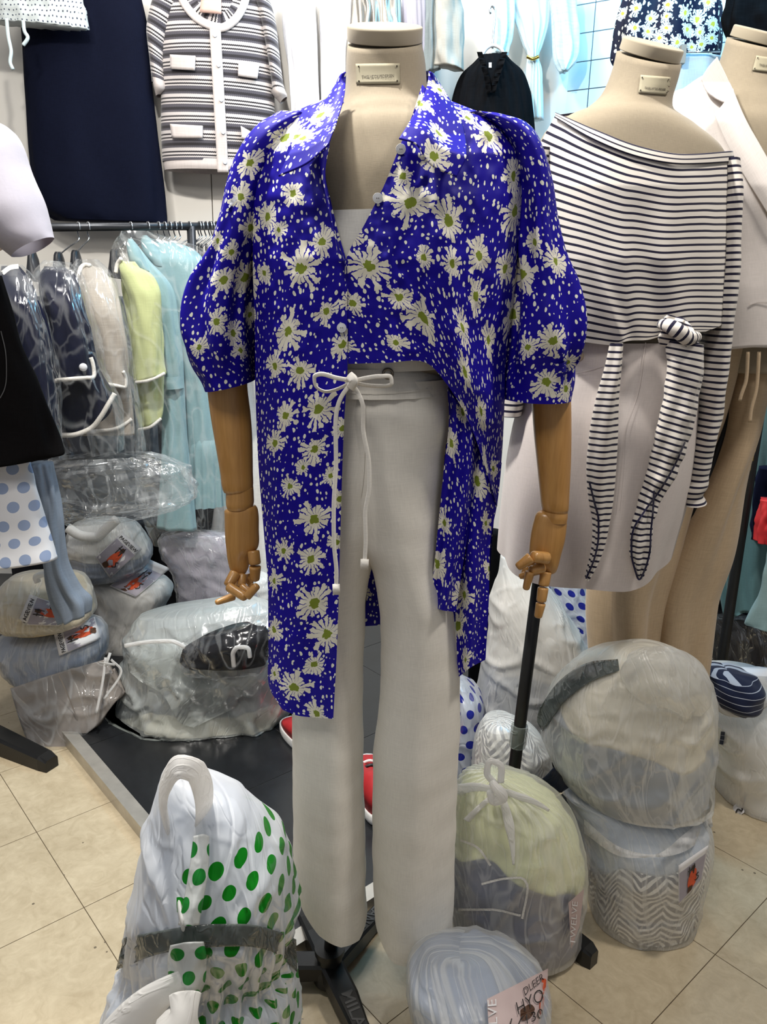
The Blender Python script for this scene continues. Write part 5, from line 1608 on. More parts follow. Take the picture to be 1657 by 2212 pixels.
tube('dress_body', T([(306, 512, 322, 514, .02), (312, 540, 425, 544, .06), (322, 566, 448, 572, .08), (335, 610, 456, 615, .1), (360, 680, 452, 690, .11), (385, 760, 452, 770, .11), (395, 850, 460, 850, .11), (400, 930, 470, 930, .12), (405, 1010, 478, 1010, .13), (408, 1090, 482, 1085, .13)], 0.032, 2.405, 0.04), 2.405, M['aqua'], g, nu=60, nv=80, disp=gf(7, .010, 5), caps=True)
tube('collar', T([(308, 508, 318, 508, .01), (304, 524, 335, 526, .03), (312, 552, 352, 556, .04), (330, 575, 372, 580, .03)], 0.022, 2.405, 0), 2.405, M['aqua'], g, nu=24, nv=20, caps=True)
tube('skirt_tier', T([(420, 948, 475, 948, .13), (410, 960, 482, 960, .15), (405, 1030, 490, 1030, .16), (404, 1095, 492, 1090, .16)], 0.04, 2.405, 0), 2.405, M['aqua'], g, nu=70, nv=40, disp=lambda th, v, P: .004 * np.sin(th * 15) * (.4 + v))
hung('collared_shirt', 'white collar of a shirt between the aqua dresses and the post', 'garment', [(330, 522, 352, 524), (322, 545, 372, 548), (330, 600, 395, 600), (350, 700, 410, 700)], 2.54, M['white_top'], b=.25, bmin=.015, seed=3)
hung('wrapped_garment', 'plastic wrapped pink and white clothes behind the rack post', 'packed clothes', [(405, 545, 460, 545), (400, 600, 500, 600), (420, 700, 530, 700), (430, 820, 540, 820)], 2.62, plain('pinkish_cloth', '#9d8b8d', .8, var=.3, vs=12), b=.3, bmin=.02, seed=5)
hung('wrapped_garment', 'long white plastic covered garment behind the wooden left hand', 'packed clothes', [(480, 700, 600, 700), (470, 850, 620, 850), (470, 1000, 630, 1000), (460, 1150, 640, 1150), (455, 1290, 650, 1290)], 2.84, M['c_white'], b=.3, folds=(9, .012), seed=8)

# dark hanging cloths added to darken the pale gaps behind the rack
for lab_, x0, x1, Y_, m_, sd in (('charcoal cloth added to darken the gap behind the navy jackets', 40, 190, 2.68, 'c_char', 2), ('dark slate cloth added to darken the gap behind the grey jacket', 180, 330, 2.75, 'c_dslate', 4), ('charcoal cloth added to darken the gap behind the aqua dresses', 320, 450, 2.87, 'c_char', 6)):
    hung('added_dark_cloth', lab_, 'garment', [(x0 + 30, 640, x1 - 30, 640), (x0, 740, x1, 740), (x0 - 5, 900, x1 + 8, 900), (x0 - 8, 1050, x1 + 12, 1050), (x0 - 8, 1135, x1 + 12, 1130)], Y_, M[m_], b=.3, folds=(7, .008), seed=sd)
for lab_, rows, Y_, sd in (('dark heap added to darken the space behind the knitwear bag', [(60, 1120, 300, 1110), (40, 1160, 315, 1150), (30, 1250, 325, 1250), (40, 1330, 330, 1330)], 2.92, 3), ('dark heap added to darken the space under the aqua dresses', [(350, 1120, 520, 1125), (330, 1150, 580, 1150), (330, 1230, 600, 1230), (340, 1290, 590, 1290)], 3.02, 5)):
    hung('added_dark_heap', lab_, 'packed clothes', rows, Y_, M['c_char'], b=.38, folds=(9, .012), seed=sd)  # dark heaps added so the space under the rack reads as shade

# clear covers over the hanging clothes, and their crumpled lower ends
def cover(label, rows, Y, b=.5, seed=1, mat='clear', k=9, amp=.003, nv=90, nu=80, ex=3.2):
    def d(th, v, P):
        a = amp * ridge(th * 2.0 + 1.5 * vn(v * 3, th, seed), v * 5, seed) + amp * .6 * ridge(th * 5, v * 9 + th, seed + 3) + amp * .35 * ridge(th * 9 + v * 7, v * 16, seed + 5)
        return a + amp * .5 * np.sin(th * k + seed)
    s = tube('plastic_cover', rows, Y, M[mat], None, b=b, nu=nu, nv=nv, disp=d, ex=ex)
    return tag(s.o, label, 'plastic cover')


cover('clear plastic cover over the plain navy jacket', T([(2, 572, 45, 572, .04), (-12, 600, 72, 605, .09), (-15, 680, 92, 680, .115), (-10, 800, 118, 800, .125), (0, 960, 130, 960, .12)], .056, 1.90, .12), 1.90, seed=2)
cover('clear plastic cover over the navy braided jacket', T([(100, 562, 145, 566, .08), (80, 592, 172, 594, .13), (84, 680, 198, 690, .16), (95, 800, 224, 800, .165), (115, 900, 255, 880, .165), (135, 985, 262, 975, .15)], .066, 2.026, .10), 2.026, seed=4)
cover('crinkled clear plastic cover over the grey tweed jacket', T([(168, 560, 205, 560, .08), (152, 592, 238, 592, .13), (154, 680, 268, 690, .165), (170, 800, 284, 800, .175), (190, 900, 300, 900, .17), (200, 980, 310, 975, .15)], .052, 2.148, .10), 2.148, seed=6)
cover('clear plastic cover over the aqua and green clothes', T([(272, 502, 330, 502, .12), (256, 555, 452, 555, .2), (270, 680, 466, 690, .22), (286, 820, 472, 820, .24), (302, 950, 492, 950, .24), (320, 1090, 506, 1090, .24), (340, 1160, 500, 1160, .20)], .131, 2.330, .03), 2.330, seed=8, ex=5)
cover('empty ends of plastic covers bunched below the grey jacket', [(110, 990, 320, 980, .05), (95, 1030, 400, 1015, .075), (105, 1080, 420, 1070, .075), (130, 1110, 380, 1095, .06), (150, 1130, 300, 1120, .04)], 2.09, seed=11, mat='cloudy', amp=.009)

# near left: white tee sleeve on a wooden arm, black skirt, dotted skirt
YT = 1.62
tee = thing('tshirt', 'white t-shirt sleeve over a varnished wooden arm', 't-shirt', tuple(aty(20, 500, YT)))
tube('sleeve', [(-120, 235, -10, 262, .05), (-110, 300, 25, 282, .075), (-90, 380, 58, 365, .08), (-60, 450, 85, 430, .08), (-20, 510, 100, 480, .068), (15, 540, 107, 506, .055), (33, 555, 110, 514, .045)], YT, M['tee'], tee, nu=50, nv=50, disp=lambda th, v, P: .004 * vn(th * 2, v * 3, 3))
fa = thing('dress_form', 'dress form with a varnished wooden arm beside the white t-shirt sleeve', 'dress form', tuple(np.append(aty(-300, 700, YT)[:2], 0)))
tube('shoulder', [(-420, 200, -280, 210, .05), (-470, 300, -200, 300, .09), (-460, 500, -210, 500, .1), (-440, 700, -230, 700, .09)], YT, M['linen'], fa, nu=30, nv=20, caps=True)
tube('arm', [(-200, 330, -110, 320, .045), (-120, 440, -40, 410, .045), (-70, 500, 0, 470, .042), (-50, 542, 10, 510, .04), (-40, 556, 18, 520, .03)], YT + .02, M['wood_yellow'], fa, nu=30, nv=30, caps=True)
pipe('pole', [tuple(aty(-335, 700, YT)), tuple(np.append(aty(-335, 700, YT)[:2], .0))], .013, M['black_metal'], fa, 12)
lathe('stand_base', tuple(np.append(aty(-335, 700, YT)[:2], 0)), tuple(np.append(aty(-335, 700, YT)[:2], .02)), [(0, .14), (1, .13)], M['black_metal'], fa, 24)
YK = 1.75
bk_ = hung('denim_skirt', 'black denim skirt with pocket stitching hanging at the rack end', 'skirt', [(-150, 590, 2, 595), (-160, 700, 40, 720), (-170, 820, 85, 830), (-180, 920, 118, 930), (-180, 975, 134, 978), (-180, 1030, 128, 985)], YK, M['black_cloth'], b=.25, folds=(4, .006), seed=4)
stroke('pocket_stitch', [(2, 715), (12, 760), (14, 810), (8, 845), (0, 860)], 2.0, bk_, plain('stitch_thread', '#4d4d4f', .8), bk_.o, .003)
ds = tube('dotted_skirt', [(-120, 985, 62, 990), (-130, 1060, 80, 1060), (-140, 1150, 103, 1140), (-145, 1230, 122, 1200), (-140, 1236, 124, 1208)], YK + .03, M['dot_skirt'], None, b=.25, nu=60, nv=50, caps=True, disp=gf(4, .006, 6))
tag(ds.o, 'white skirt with pale blue polka dots below the black denim skirt', 'skirt')
hung('rolled_trousers', 'slate grey trouser leg hanging down behind the dotted skirt', 'trousers', [(60, 1000, 112, 1000), (88, 1100, 130, 1100), (98, 1210, 140, 1205), (105, 1260, 168, 1270), (122, 1320, 192, 1300), (132, 1345, 190, 1325)], 1.95, M['c_slate'], b=.5, seed=2)
# ------------------------------------------------------------------ bags of clothes
def crease(a, w):
    return np.exp(-(a / w) ** 2)


def crumple(seed, amp, k=1.0):
    def d(th, v, P):
        x, z, y = P[..., 0], P[..., 2], P[..., 1]
        w = .5 * vn(x * 7, z * 7, seed)
        a = .9 * crease(vn(x * 8 * k + w + y * 4, z * 5 * k - w, seed), .14) + .7 * crease(vn(x * 15 * k - z * 9 + y * 7, z * 10 * k + x * 5, seed + 2), .16)
        a = a + .8 * vn(x * 6 + y * 4, z * 6, seed + 5) + .35 * crease(vn(x * 30 * k + z * 12, z * 16 * k + y * 20, seed + 4), .2)
        return amp * (a - .6) * np.clip(np.sin(np.pi * np.clip(v, 0, 1)) * 2.2, .25, 1)
    return d


def layer(name, S, lo, hi, mat, parent, seed, inset=.008, tilt=0.0, nv=40):
    """clothes packed against the film between two levels, with an uneven edge"""
    P = S.P
    n, nu = P.shape[:2]
    th = np.linspace(0, 2 * np.pi, nu)
    q = np.linspace(0, 1, nv)
    wv = .030 * np.sin(th * 2 + seed) + .022 * np.sin(th * 5 + seed * 2) + tilt * np.sin(th)
    wv[-1] = wv[0]
    L = np.clip(max(lo, .05) + (wv if lo > .06 else 0 * wv), 0.004, .996)
    Hh = np.clip(hi + (wv if hi < .94 else 0 * wv), 0.004, .996)
    v = L[None] + (Hh - L)[None] * q[:, None]
    i = v * (n - 1)
    i0 = np.clip(np.floor(i).astype(int), 0, n - 2)
    f = (i - i0)[..., None]
    j = np.broadcast_to(np.arange(nu)[None], v.shape)
    Q = P[i0, j] * (1 - f) + P[i0 + 1, j] * f
    C = P.mean(1)
    Ci = C[i0, :] * (1 - f) + C[i0 + 1, :] * f
    d = Q - Ci
    r = np.linalg.norm(d, axis=2, keepdims=True) + 1e-6
    w = inset + .003 * vn(th[None] * 3, v * 9, seed)[..., None] - .0025 * np.sin(v * 60 + 3 * vn(th[None], v * 4, seed))[..., None]
    w[:, -1] = w[:, 0]
    Q = Ci + d * np.maximum(1 - w / r, .3)
    Q[..., 2] = np.maximum(Q[..., 2] - .004, P[..., 2].min() + .003)
    return gridmesh(name, Q, mat, parent, True, arcuv(Q))


def bag(label, rows, Y, mat, b=.62, amp=.006, seed=1, zmin=0.0, contents=(), ex=2.3, k=1.0, extra=None, nu=110, nv=110, name='shopping_bag', cat='bag', tilt=0.0):
    c = aty((rows[-1][0] + rows[-1][2]) / 2, (rows[-1][1] + rows[-1][3]) / 2, Y)
    t = thing(name, label, cat, (c[0], Y, zmin))
    s = tube('bag_film', rows, Y, M[mat] if isinstance(mat, str) else mat, t, b=b, nu=nu, nv=nv, ex=ex,
             disp=(lambda th, v, P: crumple(seed, amp, k)(th, v, P) + (extra(th, v, P) if extra else 0)), caps=True, zmin=zmin)
    for i, (lo, hi, m) in enumerate(contents):
        layer('folded_clothes', s, lo, hi, M[m], t, seed + (0 if i else 0), tilt=tilt)
    return t, s


def label_card(t, s, c, off=.006):
    """white swing card with a grey photo of someone in orange clothes"""
    q = quad('card', c, s, M['white_paper'], t, off, 10, 10, .0012)
    def P(a, b_):
        c_ = [np.array(p, float) for p in c]
        return c_[0] * (1 - a) * (1 - b_) + c_[1] * a * (1 - b_) + c_[2] * a * b_ + c_[3] * (1 - a) * b_
    return q, P


def blob(name, P, pts, q, mat, parent, off):
    """flat printed shape given in card coordinates"""
    p = np.array([P(a, b_) for a, b_ in pts])
    ce = p.mean(0)
    N = 28
    lp = np.vstack([p, p[:1]])
    g = cr(lp, N)
    V = np.vstack([ce, g])
    Yv = q.Y(V[:, 0], V[:, 1]) - off
    return mesh(name, aty(V[:, 0], V[:, 1], Yv), [[0, i, i + 1] for i in range(1, N)], mat, parent, smooth=False)


def pageview(t, s, c, textside, pens=True, off=.008, base=None):
    """card: photo area and PAGEVIEW lettering along one side"""
    q, P = label_card(t, base or s, c, off)
    a0 = .0
    ph = [P(.03, .22), P(.97, .22), P(.97, .97), P(.03, .97)]
    pq = quad('card_photo', ph, q, M['grey_photo'], q.o, .0015, 8, 8)
    blob('figure_print', P, [(.52, .34), (.64, .42), (.70, .60), (.72, .80), (.60, .90), (.44, .88), (.36, .72), (.40, .52)], q, M['orange'], q.o, .0028)
    blob('figure_hair', P, [(.50, .28), (.60, .30), (.61, .40), (.53, .44), (.46, .38)], q, M['brown_print'], q.o, .0036)
    blob('figure_legs', P, [(.40, .80), (.58, .84), (.56, .95), (.36, .95)], q, M['brown_print'], q.o, .0034)
    if textside:
        textmesh('card_lettering', 'PAGEVIEW', P(.07, .17), P(.93, .17), P(.07, .07), q, M['ink'], q.o, .002, bold=.015)
    if pens:
        stroke('pen_mark', [P(.35, .36), P(.62, .36)], 2, q, M['ink'], q.o, .004, lin=True)
        stroke('pen_mark', [P(.40, .26), P(.40, .52)], 2, q, M['ink'], q.o, .004, lin=True)
        stroke('pen_mark', [P(.58, .26), P(.57, .52)], 2, q, M['ink'], q.o, .004, lin=True)
        stroke('pen_mark', [P(.78, .62), P(.70, .66), P(.80, .74), P(.72, .80), P(.66, .78)], 2, q, M['ink'], q.o, .004)
    return q


# --- green dotted bag in front
rows = [(352, 1668, 400, 1662, .03), (322, 1760, 520, 1720, .055), (300, 1850, 590, 1800, .085), (285, 1930, 625, 1890, .105), (270, 2000, 636, 1980, .105), (262, 2040, 630, 2030, .10), (256, 2085, 634, 2070, .10), (238, 2140, 640, 2130, .115), (215, 2230, 645, 2220, .13),
        (205, 2330, 650, 2320, .135), (230, 2430, 640, 2430, .13), (280, 2480, 600, 2480, .10)]
t, s = bag('plump white plastic bag printed with bright green dots and bound with grey tape', rows, .90, 'dots_green', amp=.0055, seed=3, contents=[(.10, .97, 'c_greyblue')], k=1.3, nu=200, nv=190,
           extra=lambda th, v, P: .006 * np.sin(th * 26 + 4 * vn(v * 5, th, 2)) * np.exp(-((v - .475) / .10) ** 2) - .010 * np.exp(-((v - .475) / .05) ** 2))
tp = patch('tape_band', [(268, 2026), (350, 2010), (430, 1998), (520, 1996), (600, 2012), (640, 2030)], [(640, 2030), (642, 2100)], [(250, 2096), (340, 2062), (430, 2048), (520, 2044), (600, 2062), (642, 2100)], [(268, 2026), (250, 2096)],
           lambda px, py, u, v: s.Y(px, py) - .006, M['tape'], t, 60, 10, .0008)
hd = [(395, 2000), (378, 1900), (362, 1800), (352, 1735), (362, 1685), (392, 1656), (425, 1668), (440, 1710), (438, 1780), (428, 1880), (408, 1995)]
Yh = .90
w_ = [.010, .016, .0175, .0165, .015, .014, .014, .0155, .0155, .016, .010]
pipe('carry_handle', [aty(x, y, Yh - .115 + .11 * math.sin(math.pi * np.clip((2000 - y) / 345, 0, 1)) ** .8 * .75) for x, y in hd], w_, M['bag_roll'], t, 14, 90, flat=.28)
fl = patch('handle_flap', [(418, 1806), (440, 1802), (452, 1806)], [(452, 1806), (450, 1880), (440, 1940), (430, 1998)], [(385, 1998), (408, 2000), (430, 1998)], [(418, 1806), (410, 1870), (398, 1940), (385, 1998)],
           lambda px, py, u, v: s.Y(px, py) - .012 - .006 * np.sin(u * 3.1), M['dots_green_all'], t, 16, 40, .0006)
lw_ = patch('lower_flap', [(368, 2042), (400, 2036), (440, 2034)], [(440, 2034), (446, 2070), (440, 2130), (425, 2160)], [(375, 2160), (400, 2168), (425, 2160)], [(368, 2042), (362, 2080), (368, 2130), (375, 2160)],
            lambda px, py, u, v: s.Y(px, py) - .014 - .008 * np.sin(u * 3.1), M['dots_green_all'], t, 16, 30, .0006)
pipe('twisted_end', [aty(400, 2150, .76), aty(398, 2185, .745), aty(385, 2225, .74)], [.020, .017, .03], M['bag_roll'], t, 14, 24)
pipe('lower_handle', [aty(x, y, .775) for x, y in ((400, 2110), (330, 2160), (270, 2225), (230, 2290))], [.012, .022, .028, .03], M['bag_roll'], t, 14, 40, flat=.5)

# --- big grey bag on the platform, open with packed dark clothes
rows = [(300, 1330, 560, 1295, .07), (268, 1375, 620, 1330, .13), (266, 1430, 650, 1400, .17), (258, 1490, 655, 1460, .18), (240, 1545, 640, 1510, .19), (225, 1580, 600, 1560, .19), (245, 1612, 520, 1600, .16)]
t, s = bag('large crumpled grey translucent bag on the black platform', rows, 2.10, 'bag_grey', amp=.014, seed=5, zmin=PZ, contents=[(.05, .55, 'c_grey'), (.55, .97, 'c_cream')], k=.8, nu=150, nv=120)
patch('torn_flap', [(285, 1405), (340, 1380), (420, 1395), (490, 1440), (560, 1400)], [(560, 1400), (600, 1430), (560, 1490), (420, 1572)], [(300, 1470), (350, 1500), (395, 1565), (420, 1572)], [(285, 1405), (275, 1440), (300, 1470)],
      lambda px, py, u, v: s.Y(px, py) - .02 - .014 * np.sin(u * 9) * np.sin(v * 5) - .012 * vn(px / 30., py / 30., 3), M['bag_grey'], t, 60, 50)
pk = tube('packed_garment', [(430, 1380, 540, 1345, .03), (400, 1405, 590, 1375, .06), (395, 1425, 590, 1410, .06), (430, 1440, 575, 1435, .03)], 1.93, M['c_black'], t, nu=40, nv=30, disp=crumple(4, .01), caps=True)
pipe('white_strap', [aty(x, y, 1.86) for x, y in ((505, 1440), (503, 1415), (515, 1398), (535, 1400), (540, 1420))], .006, M['bag_roll'], t, 8, 40)
tube('inner_plastic', [(420, 1370, 560, 1335, .05), (385, 1400, 600, 1365, .09), (385, 1430, 600, 1420, .09), (430, 1450, 575, 1445, .04)], 1.92, M['clear'], t, nu=70, nv=50, disp=crumple(9, .012), caps=True)
pipe('bag_handle', [aty(x, y, 1.86) for x, y in ((270, 1395), (310, 1388), (370, 1385), (400, 1398))], .006, M['bag_roll'], t, 8, 30)
# --- grey garment packet leaning in front
pkt = thing('garment_packet', 'flat packed grey garment tied with white ribbon in clear plastic', 'packed clothes', tuple(atz(130, 1610)))
g = coons([(22, 1487), (120, 1455), (225, 1425)], [(225, 1425), (260, 1480), (268, 1495)], [(62, 1610), (110, 1622), (180, 1590), (268, 1495)], [(22, 1487), (40, 1550), (62, 1610)], 40, 40)
fY = lambda py: 2.022 - .00060 * (py - 1430)
for nm, off, m_, am in (('folded_garment', .0, 'c_lilac', .008), ('clear_sleeve', -.012, 'clear', .012)):
    X_, Z_ = g[..., 0] / 60., g[..., 1] / 60.
    P_ = aty(g[..., 0], g[..., 1], fY(g[..., 1]) + off - am * ridge(X_ * .8 + Z_, Z_ * 1.3 - X_ * .3, 4) * .8)
    o_ = gridmesh(nm, P_, plain('packed_taupe', '#8d8680', .85, var=.1) if off == 0 else M[m_], pkt, False, arcuv(P_))
    md = o_.modifiers.new('t', 'SOLIDIFY'); md.thickness = .03 if off == 0 else .001; md.offset = 1
stroke('fold_seam', [(128, 1460), (150, 1510), (168, 1558)], 3, fY(1500) - .035, bpy.data.materials['packed_taupe'], pkt)
for pts in ([(228, 1420), (222, 1470), (208, 1540)], [(240, 1425), (262, 1450), (225, 1510)], [(215, 1432), (248, 1436)], [(228, 1440), (238, 1410)]):
    pipe('ribbon', [aty(x, y, fY(y) - .045) for x, y in pts], .004, M['bag_roll'], pkt, 8, 16, flat=.4)

# --- PAGEVIEW bags under the rack
rows = [(35, 1352, 195, 1346, .09), (10, 1368, 222, 1360, .13), (2, 1395, 228, 1388, .14), (15, 1430, 222, 1425, .14), (55, 1460, 195, 1460, .14), (60, 1540, 200, 1540, .14), (70, 1590, 190, 1590, .12)]
t, s = bag('grey-blue bag with a small photo card, under the cream bag with the card', rows, 2.16, 'bag_sheer', amp=.007, seed=7, contents=[(.05, .9, 'c_blue')])
pageview(t, s, [(118, 1418), (112, 1360), (206, 1328), (214, 1382)][:0] or [(128, 1417), (116, 1368), (205, 1332), (217, 1380)], True)
rows = [(25, 1245, 110, 1240, .05), (5, 1265, 165, 1255, .11), (-15, 1300, 195, 1290, .14), (-15, 1328, 200, 1316, .14), (10, 1346, 190, 1334, .12), (40, 1352, 150, 1340, .08)]
t, s = bag('cream bag with a photo card lying on the grey-blue bag', rows, 2.13, 'bag_sheer', amp=.008, seed=8, contents=[(.05, .9, 'c_tan')])
pageview(t, s, [(36, 1350), (64, 1284), (142, 1310), (132, 1352)], True)
pipe('twisted_top', [aty(x, y, 2.02) for x, y in ((82, 1258), (78, 1248), (100, 1240), (118, 1262), (108, 1272))], .009, M['bag_roll'], t, 10, 30)
rows = [(180, 1250, 330, 1246, .09), (195, 1266, 362, 1258, .12), (212, 1292, 372, 1275, .13), (212, 1330, 360, 1310, .13), (212, 1380, 345, 1370, .13), (215, 1430, 335, 1430, .12), (220, 1460, 325, 1460, .11)]
t, s = bag('white bag with a tilted photo card, under the bag with blue and white knitwear', rows, 2.54, 'bag_white', amp=.008, seed=11, contents=[(.05, .95, 'c_white')])
pageview(t, s, [(322, 1208), (368, 1228), (293, 1290), (236, 1266)], False)
rows = [(160, 1130, 250, 1122, .06), (148, 1152, 290, 1132, .10), (148, 1180, 312, 1160, .13), (150, 1205, 325, 1190, .13), (160, 1232, 318, 1216, .12), (180, 1250, 290, 1240, .08)]
t, s = bag('bag of white and pale blue knitwear with a large photo card', rows, 2.50, 'bag_sheer', amp=.006, seed=12, contents=[(.0, .55, 'c_white'), (.56, .95, 'c_blue')])
pageview(t, s, [(264, 1150), (307, 1186), (238, 1250), (206, 1204)], True)
pipe('knit_collar', [aty(x, y, 2.39) for x, y in ((146, 1140), (172, 1156), (205, 1160), (232, 1140), (252, 1122))], .016, M['c_white'], t, 12, 40)
hung('knit_scarf', 'navy and white patterned knit beside the knitwear bag', 'garment', [(122, 1160, 144, 1160), (118, 1200, 146, 1200), (124, 1260, 156, 1255), (130, 1340, 180, 1335), (135, 1440, 190, 1440)], 2.46, M['c_black'], b=.8, seed=3)
# clear packages behind
for nm_, lab_, rows, Y_, m_, sd in (('garment_packet', 'pink-grey clothes in crackled clear plastic beneath the aqua dress', [(350, 1150, 440, 1146, .03), (345, 1170, 520, 1160, .05), (350, 1200, 540, 1190, .055), (372, 1240, 550, 1240, .055), (380, 1320, 560, 1320, .055), (390, 1440, 550, 1440, .05)], 2.395, 'c_lilac', 5),
                                    ('garment_packet', 'loose clear plastic packs behind the wooden left hand', [(470, 1232, 540, 1226, .05), (450, 1252, 590, 1246, .08), (440, 1290, 600, 1285, .09), (440, 1350, 600, 1350, .09), (450, 1400, 590, 1400, .08)], 2.62, 'c_white', 8)):
    t, s = bag(lab_, rows, Y_, 'cloudy', amp=.008, seed=sd, zmin=PZ, contents=[(.1, .9, m_)], name=nm_, cat='packed clothes')

# --- right side: tall white bag, dotted bags
rows = [(1082, 1200, 1110, 1204, .02), (1078, 1240, 1150, 1235, .05), (1062, 1300, 1200, 1290, .09), (1050, 1380, 1255, 1370, .12), (1035, 1440, 1280, 1430, .125), (1030, 1500, 1270, 1490, .125), (1045, 1550, 1240, 1550, .12), (1060, 1600, 1220, 1600, .11)]
t, s = bag('tall white bag full of soft white clothes behind the black stand pole', rows, 1.90, 'bag_white', amp=.008, seed=14, zmin=PZ, contents=[(.1, .58, 'c_white'), (.58, .97, 'c_slate')])
rows = [(1180, 1232, 1245, 1235, .03), (1185, 1280, 1275, 1280, .06), (1195, 1340, 1305, 1335, .08), (1220, 1390, 1330, 1385, .09), (1240, 1430, 1345, 1420, .09), (1255, 1520, 1350, 1520, .09)]
t, s = bag('white plastic sheet with large blue dots behind the tall white bag', rows, 2.14, 'dots_blue', amp=.008, seed=15, zmin=PZ)
rows = [(985, 1470, 1010, 1478, .05), (975, 1510, 1042, 1500, .09), (970, 1560, 1046, 1550, .10), (965, 1620, 1030, 1620, .10), (965, 1680, 1015, 1680, .09)]
t, s = bag('small white bag with blue dots peeping out beside the white trousers', rows, 1.80, 'dots_blue', amp=.006, seed=16, zmin=PZ)
hung('tshirt_pile', 'grey tee with brown script lettering behind the dotted sheet', 't-shirt', [(1228, 1262, 1300, 1262), (1225, 1320, 1305, 1320), (1230, 1400, 1310, 1400), (1240, 1480, 1310, 1480), (1245, 1520, 1310, 1520)], 2.34, M['c_grey'], b=.5, seed=4)
textmesh('script_lettering', 'your', (1250, 1292), (1284, 1300), (1248, 1276), 2.285, plain('brown_script', '#4f4034', .8), bpy.data.objects['tshirt_pile'])
hung('folded_cloth', 'bright teal cloth on the grey tee behind the skirt', 'garment', [(1232, 1225, 1290, 1222), (1226, 1245, 1300, 1240), (1236, 1262, 1300, 1260)], 2.34, plain('bright_teal', '#1f8f86', .7), b=.5, seed=5)
hung('black_bag', 'black fabric bag behind the hem of the blue daisy shirt', 'bag', [(1030, 1140, 1095, 1150), (1010, 1200, 1105, 1200), (1000, 1280, 1100, 1280), (1010, 1400, 1090, 1400), (1015, 1500, 1085, 1500)], 2.2, M['black_blouse'], b=.6, folds=(4, .010), seed=6)

# --- chevron bags
rows = [(1045, 1562, 1110, 1556, .05), (1025, 1600, 1165, 1590, .08), (1015, 1650, 1188, 1640, .09), (1020, 1710, 1192, 1700, .09), (1030, 1760, 1190, 1755, .09), (1050, 1800, 1185, 1800, .08)]
t, s = bag('bag of grey and white chevron knit behind the stand pole', rows, 1.56, 'bag_sheer', amp=.006, seed=17, zmin=.05, contents=[(.02, .98, 'zig')])
rows = [(1200, 1690, 1330, 1700, .07), (1232, 1740, 1512, 1745, .11), (1252, 1790, 1530, 1775, .125), (1264, 1860, 1520, 1850, .128), (1268, 1930, 1505, 1920, .128), (1274, 1990, 1482, 1985, .123), (1288, 2035, 1450, 2040, .115), (1310, 2060, 1420, 2068, .10)]
t, s = bag('clear bag of grey and white chevron knitwear standing on the beige floor', rows, 1.365, 'bag_sheer', amp=.005, seed=18, contents=[(.02, .40, 'c_greyblue'), (.40, .84, 'zig'), (.84, .99, 'c_grey')], tilt=.06)
pageview(t, s, [(1466, 1870), (1530, 1826), (1516, 1900), (1466, 1955)], False, base=lambda x: 1.212 + (x - 1466) * .0004)
patch('tape_band', [(1196, 1658), (1215, 1668), (1245, 1680)], [(1245, 1680), (1235, 1695), (1212, 1712)], [(1160, 1692), (1185, 1702), (1212, 1712)], [(1196, 1658), (1180, 1675), (1160, 1692)], lambda px, py, u, v: 1.33 + 0 * px, M['tape_navy'], t, 12, 12, .002)
patch('film_edge', [(1262, 1770), (1340, 1830), (1410, 1846), (1480, 1800), (1536, 1752)], [(1536, 1752), (1540, 1785)], [(1262, 1800), (1340, 1850), (1412, 1852), (1482, 1838), (1540, 1785)], [(1262, 1770), (1262, 1800)], lambda px, py, u, v: s.Y(px, py) - .012 - .006 * vn(px / 12., py / 14., 2), M['bag_roll'], t, 60, 8)

# --- big bag with grey tape on top
rows = [(1330, 1412, 1430, 1398, .05), (1255, 1440, 1490, 1420, .095), (1205, 1480, 1528, 1460, .11), (1178, 1530, 1540, 1520, .12), (1172, 1580, 1540, 1580, .122), (1184, 1630, 1537, 1640, .122), (1220, 1680, 1530, 1700, .12), (1290, 1725, 1526, 1745, .11), (1380, 1752, 1500, 1760, .08)]
t, s = bag('huge round white translucent bag with a band of grey tape', rows, 1.365, 'bag_sheer', amp=.005, seed=20, zmin=.285, contents=[(.04, .44, 'c_cream'), (.44, .99, 'c_slate')], nu=150, nv=140, tilt=-.06)
patch('tape_band', [(1165, 1530), (1210, 1470), (1270, 1432), (1335, 1424)], [(1335, 1424), (1338, 1448)], [(1172, 1580), (1225, 1510), (1280, 1470), (1338, 1448)], [(1165, 1530), (1160, 1555), (1172, 1580)], lambda px, py, u, v: s.Y(px, py) - .006, M['tape'], t, 50, 12, .001)
tube('gathered_top', [(1385, 1404, 1440, 1398, .012), (1350, 1422, 1490, 1412, .025), (1340, 1448, 1522, 1440, .030), (1356, 1486, 1534, 1478, .032), (1392, 1520, 1530, 1515, .024), (1430, 1548, 1512, 1545, .010)], 1.272, M['bag_sheer'], t, nu=90, nv=60, caps=True,
     disp=lambda th, v, P: .004 * np.sin(th * 4 + 3 * vn(v * 2, th, 3)) + crumple(7, .004, .8)(th, v, P))

